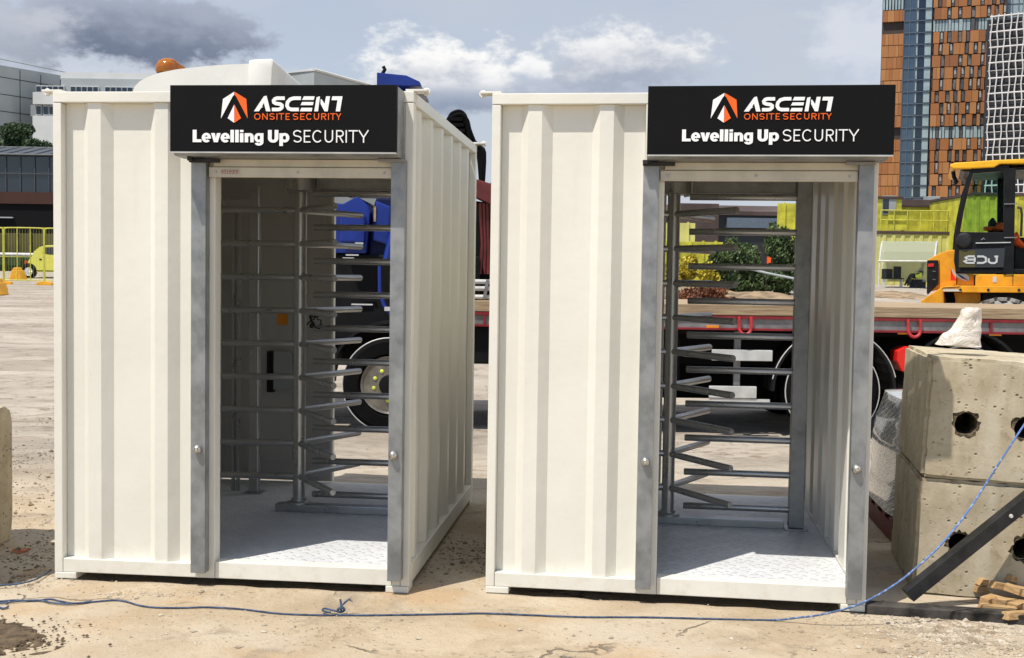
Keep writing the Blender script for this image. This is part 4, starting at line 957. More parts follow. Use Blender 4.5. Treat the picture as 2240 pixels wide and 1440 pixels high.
    MB().tube([(X(815), 0.6, 3.79), (X(822), 0.6, 3.85), (X(818), 0.6, 3.88)], 0.02, 8).build('boom_pin', 'truck_dark', bo)
    random.seed(14); b = MB()
    hb = [(966, 252), (972, 236), (990, 231), (1003, 240), (1008, 262), (1012, 285), (1028, 305), (1040, 316)]
    for k in range(16):
        dy = 0.5 + 0.07 * (k % 8) + random.uniform(-.02, .02); sh = random.uniform(-8, 14); sv = random.uniform(-4, 16)
        b.tube(smooth_path([Vector((X(px + sh * (0.4 + 0.6 * random.random())), dy, Zp(px, py + sv * (0.4 + 0.6 * random.random())))) for px, py in hb] + [Vector((X(1046), dy, Zp(1046, 420)))], 4), 0.024, 7)
    for k in range(6): b.box(X(967 + k * 3), X(1001 + k * 3), 0.42, 1.2, Zp(980, 252 + k * 13), Zp(980, 244 + k * 13))
    b.build('hydraulic_hoses', 'black_rubber', t, smooth=True, sharp=50)
    MB().prism([(X(1030), Zp(1030, 385)), (X(1092), Zp(1092, 404)), (X(1092), Zp(1092, 455)), (X(1030), Zp(1030, 425))], 0.3, 0.6, 'y').build('crane_jib', 'crane_maroon', t, 0.01)
    MB().prism([(X(1010), Zp(1020, 430)), (X(1090), Zp(1090, 440)), (X(1090), Zp(1090, 660)), (X(1010), Zp(1010, 660))], 0.5, 0.9, 'y').build('boom_stack', 'truck_dark', t, 0.03)
    for k in range(4): MB().tube([(X(1044 + 8 * k), 0.35, Zp(1060, 440)), (X(1050 + 7 * k), 0.45, Zp(1060, 530)), (X(1046 + 9 * k), 0.4, Zp(1060, 600))], 0.018, 8).build('hose', 'crane_maroon', t, smooth=True)
    for py in (617, 632, 651): MB().tube([(X(1030), 0.2, Zp(1060, py)), (X(1092), 0.2, Zp(1060, py))], 0.026, 10).build('stabiliser_tube', 'pale_steel', t, smooth=True)
    MB().prism([(X(1054), Zp(1060, 655)), (X(1061), Zp(1060, 655)), (X(1068), Zp(1060, 612)), (X(1061), Zp(1060, 612))], 0.15, 0.19, 'y').build('tube_clamp', 'grey_steel', t)
    for dx in (0, 7): MB().tube([(X(1060 + dx), 0.6, Zp(1060, 402)), (X(1080 + dx), 0.6, Zp(1080, 370))], 0.006, 5).build('aerial', 'truck_dark', t)
    return t
make_truck()

# ------------------------------------------------------------------ yellow loader beyond the truck
def make_loader():
    Y0 = 17.0; S = F_PX / Y0
    base = Vector((at(2130, 660, Y0).x, Y0, gz_base(0, Y0)))
    t = empty('yellow_loader', base, 0, 'yellow loader with a black cab frame parked beyond the flatbed truck', 'loader')
    def P(px, py): v = at(px, py, Y0) - base; return (v.x * 0.93, v.z)
    t.rotation_euler = (0, 0, R(-20))
    def pr(name, mat, pts, y0, y1, par=t, bev=0.01): return MB().prism([P(a, b_) for a, b_ in pts], y0, y1, 'y').build(name, mat, par, bev)
    pr('rear_body', 'loader_yellow', [(2027, 569), (2050, 556), (2072, 548), (2092, 546), (2092, 625), (2027, 640)], 0.0, 1.7)
    pr('side_skirt', 'loader_yellow', [(2014, 668), (2014, 658), (2060, 628), (2095, 625), (2330, 627), (2330, 640), (2104, 640), (2095, 632), (2062, 632), (2062, 730), (2014, 730)], -0.25, 0.0)
    pr('inner_body', 'loader_yellow', [(2064, 640), (2145, 640), (2145, 730), (2064, 730)], 0.02, 1.6)
    pr('chassis', 'black_steel', [(2055, 700), (2360, 680), (2360, 745), (2055, 745)], 0.2, 1.6)
    pr('wheel_arch', 'black_steel', [(2150, 640), (2330, 640), (2330, 690), (2150, 690)], 0.05, 1.6)
    pr('lower_panel', 'loader_yellow', [(2133, 604), (2140, 601), (2330, 601), (2330, 626), (2131, 626)], -0.2, 1.7)
    pr('corner_panel', 'loader_yellow', [(2094, 600), (2130, 600), (2130, 625), (2094, 625)], -0.1, 1.7)
    lm = pr('lamp_cluster', 'black_plastic', [(2027, 569), (2052, 569), (2052, 622), (2028, 646), (2026, 640)], -0.06, -0.005, bev=0.008)
    pr('tail_lamp', 'lamp_red', [(2029, 577), (2042, 576), (2042, 583), (2029, 584)], -0.075, -0.061, lm, 0.004)
    for py in (593, 611): pr('reflector', 'grey_steel', [(2039, py), (2046, py), (2046, py + 1.2), (2039, py + 1.2)], -0.065, -0.061, lm, 0)
    for a in ([(2053.5, 569), (2054.5, 569), (2054.5, 624), (2053.5, 624)], [(2092, 575), (2093, 575), (2093, 600), (2092, 600)], [(2130.5, 600), (2132, 600), (2132, 626), (2130.5, 626)], [(2212, 601), (2213, 601), (2213, 626), (2212, 626)], [(2060, 632), (2062, 629), (2100, 626.5), (2100, 627.3), (2063, 630)]): pr('panel_seam', 'black_plastic', a, -0.207 if a[0][0] > 2100 else (-0.256 if a[0][1] > 626 else -0.004), -0.2005 if a[0][0] > 2100 else (-0.251 if a[0][1] > 626 else -0.0005), bev=0)
    for px in (2100, 2160, 2225): x, z = P(px, 634); MB().lathe([(0.02, 0), (0.016, -0.012)], (x, -0.251, z), 'y', 10).build('bolt', 'black_steel', t)
    pr('decal', 'pale_steel', [(2170, 606), (2178, 606), (2178, 618), (2170, 618)], -0.207, -0.2005, bev=0)
    for k in range(4): x, z = P(2068 + k * 5, 640); MB().tube([(x, -0.03, z), (x + 0.03, -0.06, z - 0.12), (x - 0.01, -0.04, z - 0.3), (x + 0.02, -0.03, z - 0.5)], 0.02, 7).build('hydraulic_hose', 'black_rubber', t, smooth=True)
    # stripes: red, white, navy
    for k, (m, pts) in enumerate((('box_red', [(2079, 586), (2084, 600), (2092, 614), (2079, 614)]), ('pale_steel', [(2080, 584), (2090, 598), (2104, 609), (2118, 615), (2112, 615.5), (2094, 608), (2084, 598)]), ('truck_blue', [(2088, 594), (2100, 599), (2110, 610), (2116, 614), (2102, 608)]), ('pale_steel', [(2094, 599), (2112, 599), (2120, 606), (2118, 614), (2106, 605)]))):
        pr('stripe', m, pts, -0.115 - 0.003 * k, -0.104 - 0.003 * k, bev=0)
    # cab
    roof = pr('cab_roof', 'loader_roof', [(2077, 366), (2078, 361), (2090, 358), (2180, 355), (2330, 353), (2330, 366), (2185, 364), (2172, 371), (2120, 372), (2085, 371)], -0.25, 1.75, bev=0.03)
    pr('roof_lining', 'black_plastic', [(2100, 371.5), (2330, 368), (2330, 376), (2110, 376)], -0.12, 1.6, roof, 0.01)
    def frame(y0, y1, par):
        L1 = [(2090, 596), (2086, 570), (2090, 508), (2098, 460), (2110, 405), (2122, 372), (2131, 372), (2120, 410), (2108, 462), (2100, 505), (2098, 560), (2101, 596)]
        pr('cab_post', 'black_plastic', L1, y0, y1, par, 0.006)
        pr('cab_post', 'black_plastic', [(2194, 374), (2219, 374), (2214, 600), (2192, 600)], y0, y1, par, 0.006)
        pr('cab_post', 'black_plastic', [(2300, 370), (2318, 370), (2330, 600), (2312, 600)], y0, y1, par, 0.006)
    fr = pr('cab_sill', 'black_plastic', [(2090, 588), (2330, 590), (2330, 600), (2090, 598)], -0.2, 1.6, bev=0.01)
    frame(-0.22, -0.12, fr); frame(1.5, 1.6, fr)
    pr('cab_head', 'black_plastic', [(2122, 368), (2205, 366), (2205, 378), (2124, 382)], -0.215, -0.125, fr)
    door = pr('cab_door', 'black_plastic', [(2100, 508), (2194, 511), (2194, 588), (2099, 588)], -0.21, -0.15, bev=0.008)
    pr('door_glass', 'cab_glass', [(2130, 382), (2194, 380), (2194, 511), (2104, 507), (2110, 455)], -0.185, -0.178, door, 0)
    pr('lower_glass', 'dark_glass', [(2097, 547), (2196, 544), (2193, 586), (2096, 586)], -0.222, -0.211, door, 0.003)
    pr('lower_glass_tint', 'hoarding_olive', [(2097.5, 549), (2132, 549), (2132, 585), (2097, 585)], -0.226, -0.223, door, 0)
    pr('door_rail', 'pale_steel', [(2133, 532), (2208, 531.5), (2208, 533.5), (2133, 534)], -0.24, -0.211, door, 0)
    pr('door_handle', 'grey_steel', [(2144, 526), (2150, 521), (2154, 526), (2151, 525), (2149, 523.5), (2147, 527)], -0.235, -0.211, door, 0)
    for py in (449, 521): pr('hinge', 'grey_steel', [(2194, py), (2222, py), (2222, py + 2), (2194, py + 2)], -0.24, -0.221, fr, 0)
    x, z = P(2108, 527); MB().lathe([(0.11, 0), (0.115, -0.02), (0.09, -0.05), (0.02, -0.06)], (x, -0.211, z), 'y', 20).build('speaker', 'black_steel', door, smooth=True)
    # grab rail, seat, orange jackets
    MB().tube([Vector((P(2222, 458)[0], -0.26, P(2222, 458)[1])), Vector((P(2229, 460)[0], -0.28, P(2229, 460)[1])), Vector((P(2231, 475)[0], -0.28, P(2231, 475)[1])), Vector((P(2229, 520)[0], -0.28, P(2229, 520)[1]))], 0.018, 8).build('grab_rail', 'black_steel', t, smooth=True)
    pr('seat', 'dark_cloth', [(2166, 508), (2167, 490), (2168, 480), (2173, 473), (2178, 474), (2184, 484), (2187, 508)], 0.5, 1.0, bev=0.06)
    pr('seat_base', 'dark_cloth', [(2140, 508), (2215, 508), (2215, 590), (2150, 590)], 0.4, 1.1, bev=0.05)
    pr('far_door', 'black_plastic', [(2100, 530), (2194, 532), (2194, 598), (2099, 598)], 1.53, 1.58, bev=0.008)
    pr('step_panel', 'black_plastic', [(2220, 520), (2300, 520), (2300, 598), (2218, 598)], 0.2, 1.2, bev=0.02)
    # work lamp and hose under the roof
    MB().tube([Vector((P(2085, 372)[0], 0.1, P(2085, 372)[1])), Vector((P(2087, 385)[0], 0.1, P(2087, 385)[1])), Vector((P(2093, 396)[0], 0.1, P(2093, 396)[1])), Vector((P(2088, 400)[0], 0.1, P(2088, 400)[1]))], 0.03, 8).build('work_lamp', 'black_plastic', t, smooth=True)
    # tyre with lugs, half hidden by the truck's deck
    x, z = P(2190, 742); rr = z - P(2190, 657)[1]; rr = abs(rr)
    tz = MB().lathe([(rr * .55, 0.0), (rr * .7, -0.03), (rr * .92, -0.02), (rr, 0.05), (rr, 0.38), (rr * .9, 0.42), (rr * .5, 0.42)], (x, -0.28, z), 'y', 48).build('tyre', 'tyre_dusty', t, smooth=True)
    b = MB()
    for k in range(22):
        a = k * 6.28318 / 22
        for s_ in (0, 1):
            M_ = Matrix.Translation((x, -0.28 + (0.0 if s_ == 0 else 0.22), z)) @ Matrix.Rotation(a + s_ * 0.14, 4, 'Y') @ Matrix.Rotation(R(28 if s_ == 0 else -28), 4, 'Z') @ Matrix.Translation((0, 0, rr - 0.01))
            b.box(-0.04, 0.04, -0.02, 0.22, 0, 0.055, M_)
    b.build('tread', 'tyre_dusty', tz, 0.008)
    # mirror-written maker's letters on the lower glass, seen from behind
    x0, z0 = P(2108, 578); x1, z1 = P(2183, 560)
    def XX(px): return P(px, 570)[0]
    def ZZ(py): return P(2145, py)[1]
    b = MB(); y0, y1 = -0.232, -0.2265
    tk = 4.2
    def st(pts): stroke(b, [(q[0], q[1]) for q in pts], tk, XX, ZZ, y0, y1)
    # J mirrored (right), C mirrored, B mirrored (left)
    st([(2181, 562), (2173, 562), (2173, 562.2)][0:2]); st([(2178, 564.2), (2178, 573), (2174, 576), (2166, 576), (2161, 573), (2161, 566)])
    st([(2155, 562), (2143, 562), (2137, 565), (2137, 573), (2143, 576), (2155, 576)][::-1][::-1]) if False else st([(2136, 562), (2149, 562), (2155, 565), (2155, 573), (2149, 576), (2136, 576)])
    st([(2131, 562), (2117, 562), (2111, 565), (2115, 568.6)]); st([(2129, 569), (2116, 569)]) ; st([(2115, 570), (2109, 573), (2114, 576.2), (2131, 576.2)])
    st([(2131, 564.3), (2131, 574)])
    b.build('door_lettering', 'facade_white', door, fixn=True)
    return t
make_loader()
def jacket(label, pts, Y, th):
    b = MB(); P = [at(a, c_, Y) for a, c_ in pts]; n = len(P); cx = sum((p for p in P), Vector()) / n
    rings = []
    for s_, yy in ((0.55, -th), (0.9, -th * .7), (1.0, 0), (0.9, th * .7), (0.5, th)):
        rings.append([cx + (p - cx) * s_ + Vector((0.02 * noise.noise(p * 9 + Vector((yy * 9, 0, 0))), yy + 0.03 * noise.noise(p * 6), 0.02 * noise.noise(p * 7))) for p in P])
    vs = [v for r in rings for v in r]
    fs = [(j * n + i, j * n + (i + 1) % n, (j + 1) * n + (i + 1) % n, (j + 1) * n + i) for j in range(4) for i in range(n)] + [tuple(range(n)), tuple(range(4 * n, 5 * n))]
    b.add(vs, fs); tag(b.build('hi_vis_jacket', 'hi_vis_orange', None, smooth=True, sharp=60), label, 'jacket', 'orange work jackets')
jacket('orange work jacket draped over the seat inside the loader cab', [(2152, 499), (2158, 495), (2170, 497), (2176, 488), (2186, 486), (2193, 488), (2193, 506), (2180, 507), (2172, 506), (2155, 506)], 17.45, 0.13)
jacket('orange work jacket hanging behind the loader door at the right edge', [(2218, 512), (2222, 508), (2226, 520), (2236, 530), (2246, 540), (2246, 550), (2234, 545), (2222, 538), (2217, 530)], 16.95, 0.05)

# ------------------------------------------------------------------ site cabins, shelter, hoardings on the right
def site_cabin(px0, px1, pyt, zb, Y, D, mat, label, ribs=True, door=None, extra=None):
    p0, p1 = at(px0, pyt, Y), at(px1, pyt, Y); W = p1.x - p0.x; H = p0.z - zb
    t = empty('site_cabin', (p0.x, Y, zb), 0, label, 'site cabin', 'lime site cabins')
    MB().box(0, W, 0.05, D, 0, H - 0.14).build('body', mat, t, 0.02)
    if ribs:
        b = MB(); x = 0.12
        while x < W - 0.2: b.prism([(x, 0.049), (x + 0.05, 0.0), (x + 0.19, 0.0), (x + 0.24, 0.049)], 0.12, H - 0.2, 'z'); x += 0.48
        b.build('cladding_ribs', mat, t)
    MB().box(-0.05, W + 0.05, -0.03, D + 0.05, H - 0.139, H).build('roof_edge', 'roof_brown', t, 0.01)
    if door:
        for (a, b_) in door:
            d = MB().box(at(a, pyt, Y).x - p0.x, at(b_, pyt, Y).x - p0.x, -0.04, -0.001, 0.15, H - 0.3).build('door', mat, t, 0.01)
            MB().box(at((a + b_) / 2, pyt, Y).x - p0.x - 0.22, at((a + b_) / 2, pyt, Y).x - p0.x + 0.22, -0.05, -0.041, H - 1.15, H - 0.9).build('door_plate', 'facade_white', d)
    return t
site_cabin(1926, 2100, 505, 1.3, 60, 6, 'pale_lime', 'lime ribbed site cabin on the ground behind the clear shelter')
site_cabin(1972, 2110, 447, 4.26, 63, 3, 'lime_paint', 'upper lime site cabin with a door beside the loader cab', False, [(2038, 2070)])
t = site_cabin(1900, 1974, 429, 4.26, 61.5, 3, 'lime_paint', 'tall lime stair cabin with a small dark window on the upper level', False)
x = at(1938, 450, 61.5).x - t.location.x; wn = MB().box(x - .18, x + .55, 0.02, 0.049, 0.9, 1.9).build('window', 'facade_grey', t); MB().box(x - .16, x + .16, 0.01, 0.019, 0.95, 1.85).build('pane', 'dark_glass', wn)
site_cabin(2130, 2400, 421, 1.3, 57, 6, 'lime_paint', 'lime site cabin glimpsed behind the loader at the right edge', True)
# handrail along the upper level
p0 = at(1926, 505, 60.2); rl = empty('guard_railing', (p0.x, 60.2, p0.z + 0.02), 0, 'lime guard railing in front of the upper site cabins', 'railing')
L_ = at(2100, 505, 60.2).x - p0.x
MB().tube([(0, 0, 1.05), (L_, 0, 1.05)], 0.035, 6).tube([(0, 0, 0.55), (L_, 0, 0.55)], 0.03, 6).build('rail', 'lime_rail', rl)
for k in range(7): MB().tube([(L_ * k / 6, 0, 0), (L_ * k / 6, 0, 1.08)], 0.03, 6).build('post', 'lime_rail', rl)
MB().box(0.4, L_ * 0.36, 0.05, 0.08, 0.03, 1.0).build('mesh_panel', 'lime_paint', rl)

def shelter():
    Y = 56; zb = gz_base(0, Y); c = at(1922, 625, Y); t = empty('smoking_shelter', (c.x, Y, zb), 0, 'clear curved smoking shelter in front of the lime site cabins', 'shelter')
    W = at(2040, 600, Y).x - c.x; H = at(1980, 527, Y).z - zb; D = 1.7
    t.rotation_euler = (0, 0, R(-24))
    prof = [(-0.5, 0.05), (-0.47, 0.7), (-0.36, 1.25), (-0.12, 1.75), (0.35, H - 0.12), (0.8, H - 0.02), (D - 0.5, H)]
    n = len(prof); 
    b = MB(); pu = prof[2:]; n = len(pu); b.add([(0, y, z) for y, z in pu] + [(W, y, z) for y, z in pu], [(i, i + 1, n + i + 1, n + i) for i in range(n - 1)]); o = b.build('roof_sheet', 'shelter_sheet', t); md = o.modifiers.new('s', 'SOLIDIFY'); md.thickness = 0.012
    for x in (0.05, W - 0.05):
        MB().tube([(x + (D - 0.5 - y) * 0.0, y, z) for y, z in prof] + [(x, D - 0.5, 0.0)], 0.035, 8).build('frame_hoop', 'pale_steel', t, smooth=True)
    MB().tube([(0, -0.42, 1.3), (W, -0.42, 1.3)], 0.025, 8).build('cross_rail', 'pale_steel', t)
    MB().box(0.1, W - 0.1, D - 0.52, D - 0.50, 0.3, H - 0.05).build('back_sheet', 'shelter_sheet', t)
    be = empty('shelter_bench', (c.x + 0.35, Y + 0.35, zb), 0, 'dark bench seats inside the clear smoking shelter', 'bench')
    MB().box(0, 1.0, 0.0, 0.4, 0.42, 0.48).box(0.02, 0.55, 0.36, 0.42, 0.48, 0.92).box(0.6, 0.98, 0.36, 0.42, 0.48, 1.05).build('seat', 'dark_cloth', be, 0.01)
    MB().box(0.05, 0.10, 0.05, 0.35, 0, 0.419).box(0.9, 0.95, 0.05, 0.35, 0, 0.419).build('leg', 'pale_steel', be)
shelter()
def sitting_person():
    Y = 56.2; zb = gz_base(0, Y); c = at(2005, 615, Y)
    t = empty('person', (c.x, Y, zb), 0, 'person in dark clothes slumped on a seat in the shelter, hi-vis vest beside', 'person')
    P = {'pelvis': (0.15, 0.25, 0.52), 'chest': (0.30, 0.32, 0.85), 'neck': (0.38, 0.34, 1.02), 'head': (0.42, 0.33, 1.20), 'k1': (-0.28, 0.05, 0.60), 'f1': (-0.45, -0.05, 0.08), 'k2': (-0.22, 0.2, 0.66), 'f2': (-0.55, 0.1, 0.10), 'e1': (0.22, 0.06, 0.72), 'h1': (-0.05, 0.0, 0.68), 'e2': (0.42, 0.5, 0.72), 'h2': (0.1, 0.3, 0.66)}
    nm = list(P); E_ = [('pelvis', 'chest'), ('chest', 'neck'), ('neck', 'head'), ('pelvis', 'k1'), ('k1', 'f1'), ('pelvis', 'k2'), ('k2', 'f2'), ('chest', 'e1'), ('e1', 'h1'), ('chest', 'e2'), ('e2', 'h2')]
    RR = {'pelvis': .16, 'chest': .18, 'neck': .07, 'head': .11, 'k1': .075, 'k2': .075, 'f1': .05, 'f2': .05, 'e1': .055, 'e2': .055, 'h1': .035, 'h2': .035}
    me = bpy.data.meshes.new('body'); me.from_pydata([P[k] for k in nm], [(nm.index(a), nm.index(b_)) for a, b_ in E_], [])
    o = bpy.data.objects.new('body', me); COL.objects.link(o); o.parent = t; o.modifiers.new('s', 'SKIN'); o.modifiers.new('u', 'SUBSURF').levels = 1
    for i, k in enumerate(nm): me.skin_vertices[0].data[i].radius = (RR[k], RR[k])
    me.skin_vertices[0].data[0].use_root = True
    me.materials.append(MT['dark_cloth'])
    MB().lathe([(0.06, 0.0), (0.11, 0.05), (0.12, 0.1), (0.09, 0.16), (0.02, 0.19)], (0.42, 0.32, 1.16), 'z', 16).build('hood', 'facade_grey', t, smooth=True)
    MB().box(-0.05, 0.25, 0.0, 0.1, 0.5, 0.75).build('vest', 'lime_marker', t, 0.03)
    MB().box(-0.15, 0.5, 0.1, 0.6, 0.0, 0.42).build('seat_box', 'dark_cloth', t, 0.02)
sitting_person()

# ------------------------------------------------------------------ towers on the right
def rect(b, x0, x1, z0, z1, y0, y1): b.box(x0, x1, y0, y1, z0, z1)
def orange_tower():
    Y = 280; S = F_PX / Y; zg = 1.6
    x0 = at(1919, 400, Y).x; t = empty('orange_tower', (x0, Y, zg), R(-17.6), 'tall orange-clad tower with a blue glass strip', 'tower')
    def X(px): return (px - 1919) / S * 0.953
    FH = 25.2 / S; NF = 28; H = NF * FH
    zf0 = at(1990, 434, Y).z - zg - FH * 2
    MB().box(0, X(2182), 1.2, 26, 0, zf0 + (NF - 2) * FH).build('core', 'mullion_dark', t)
    # glazed stripe
    g = MB().box(X(1968), X(1992), 0.4, 1.19, 0, zf0 + (NF - 2) * FH).build('glass_strip', 'tower_glass', t)
    MB().box(X(1992.3), X(2026), 0.7, 1.19, 0, zf0 + (NF - 2) * FH).build('glass_strip', 'mullion_grey', t)
    bm_ = MB(); 
    for k in range(NF): bm_.box(X(1967), X(2026), 0.2, 0.39, zf0 + k * FH - 0.09, zf0 + k * FH + 0.09)
    for px in (1967, 1979, 1992): bm_.box(X(px) - .06, X(px) + .06, 0.22, 0.38, 0, zf0 + (NF - 2) * FH)
    bm_.build('mullions', 'mullion_grey', t)
    for k in range(2, 24):
        z = zf0 + k * FH
        MB().box(X(1993.5), X(1997), 0.45, 0.69, z + .25, z + FH - .2).build('pale_blind', 'pale_glass', t)
        MB().box(X(1998), X(2011), 0.5, 0.69, z + .25, z + FH - .2).build('stair_window', 'dark_glass', t)
        MB().box(X(2012), X(2025), 0.45, 0.69, z + .25, z + FH - .2).build('pale_blind', 'pale_glass', t)
    # orange cladding in random widths, window slots between; louvre floors
    random.seed(77); cl = MB(); win = MB(); lou = {7: MB(), 16: MB(), 18: MB()}; nwin = 0; band = (8, 9, 17)
    ret = MB()
    for k in range(NF - 2):
        z0 = zf0 + k * FH + 0.10; z1 = z0 + FH - 0.16
        if k in (7, 16):
            x = X(2029)
            while x < X(2172):
                wd = random.choice((0.5, 0.5, 0.8)); 
                (lou[k] if random.random() < 0.8 else win).box(x, x + wd, 0.75, 1.18, z0, z1); x += wd + 0.18
            continue
        x = X(2028) + random.uniform(0, .4); xe = X(2172)
        while x < xe - 0.3:
            wd = random.choice((0.7, 0.8, 1.0, 1.4, 1.9)); wd = min(wd, xe - x)
            cl.k = random.choice((0, 0, 1, 1, 2, 3)); cl.box(x, x + wd, 0.35, 1.18, z0, z1); x += wd + 0.06
            r_ = random.random()
            if r_ < 0.86:
                m = 'window_glass' if r_ < 0.46 else 'window_grey'
                if k >= 2 and nwin < 96:
                    wo = MB().box(x + .12, x + 0.80, 0.8, 1.18, z0 + .25, z1 - .1).build('window', m, t); nwin += 1
                    if random.random() < 0.5: MB().box(x + .25, x + 0.62, 0.72, 0.79, z0 + 1.0, z1 - .15).build('blind', 'facade_grey', wo)
                else: win.box(x + .12, x + 0.80, 0.8, 1.18, z0 + .25, z1 - .1)
                x += 0.92
        # left return bay
        x = X(1920)
        if k == 18:
            while x < X(1966): lou[18].box(x, x + .45, 0.35, 1.18, z0, z1); x += 0.7
        else:
            while x < X(1965): wd = min(random.choice((.7, 1.1, 1.5)), X(1966) - x); ret.k = random.choice((0, 1, 1, 3)); ret.box(x, x + wd, 0.35, 1.18, z0, z1); x += wd + 0.05
    cl.build('cladding', ['clad0', 'clad1', 'clad2', 'clad3'], t, fixn=False)
    tag(win.build('far_windows', 'window_glass', t, fixn=False), kind='stuff'); [q.build('louvre_band', 'pale_glass', t, fixn=False) for q in lou.values()]; ret.build('cladding', ['clad0', 'clad1', 'clad2', 'clad3'], t, fixn=False)
    # glazed crown at the top right
    zt = at(2150, 28, Y).z - zg
    MB().box(X(2166), X(2216), 3, 20, zt - 14, zt + 20).build('glass_crown', 'pale_glass', t)
    b = MB()
    for k in range(12): b.box(X(2166), X(2216), 2.9, 2.99, zt - 12 + k * FH * 0.9, zt - 11.8 + k * FH * 0.9)
    for px in (2166, 2180, 2194, 2207, 2216): b.box(X(px) - .1, X(px) + .1, 2.88, 2.98, zt - 14, zt + 20)
    b.build('crown_mullions', 'mullion_grey', t)
orange_tower()
def lattice_tower():
    Y = 235; S = F_PX / Y; zg = 1.5; o_ = at(2161, 200, Y)
    t = empty('lattice_building', (o_.x, Y, zg), 0, 'dark building wrapped in a dense white wavy lattice at the right edge', 'building')
    zt = at(2200, 38, Y).z - zg; FH = 33 / S; W = 34
    def wall(u, d=0.0):     # u along the wall in metres -> x, y ; gently bowed towards us
        return (u * 0.955 + d * 0.3, -u * 0.30 + 0.012 * (u - W / 2) ** 2 - 3.4 - d * 0.95)
    us = [W * i / 24 for i in range(25)]
    poly = [wall(u, -0.9) for u in us] + [(W + 8, 20), (10.5, 19)]
    MB().prism(poly, 0, zt - 0.4, 'z').build('core', 'core_dark', t)
    k = 0
    while zt - k * FH > 0:
        MB().tube([(*wall(u), zt - k * FH) for u in us], 0.17, 6).build('ring_beam', 'lattice_white', t, smooth=True)
        for dz in (0.5,):
            if zt - (k + dz) * FH > 0: MB().tube([(*wall(u, -.3), zt - (k + dz) * FH) for u in us], 0.06, 4).build('slim_rail', 'lattice_white', t)
        k += 1
    nz = int(zt / (FH / 4))
    for k in range(30):
        u0 = 0.15 + k * 1.06; pts = []; ph = (k % 3) * 1.4
        for j in range(nz + 1): pts.append((*wall(u0 + 0.11 * math.sin(j * 0.785 + ph), 0.12), zt + 0.4 - j * FH / 4))
        MB().tube(pts, 0.13, 5).build('fin', 'lattice_white', t, smooth=True)
lattice_tower()
c = at(1990, 446, 130); o = MB().box(0, 14, 0, 8, 0, 0.8).box(2, 5, 1, 4, .8, 1.3).box(7, 9, 1, 3, .8, 1.4).build('low_roof', 'roof_brown', None); o.location = (c.x, 130, c.z - 0.4)
bpy.data.objects.remove(o)
lb = empty('low_building', (at(1975, 440, 130).x, 130, 1.4), 0, 'low brown roofed building at the foot of the orange tower', 'building')
h = at(1990, 437, 130).z - 1.4; L_ = at(2105, 440, 130).x - at(1975, 440, 130).x
MB().box(0, L_, 0, 10, 0, h - 0.6).build('wall', 'roof_brown', lb); MB().box(-.2, L_ + .2, -.2, 10.2, h - 0.59, h).build('roof', 'roof_brown', lb)
MB().box(3, 4.4, .5, 2, h + 0.001, h + .45).box(4.8, 6.2, .5, 2, h + .001, h + .3).build('roof_plant', 'facade_grey', lb, 0.05)

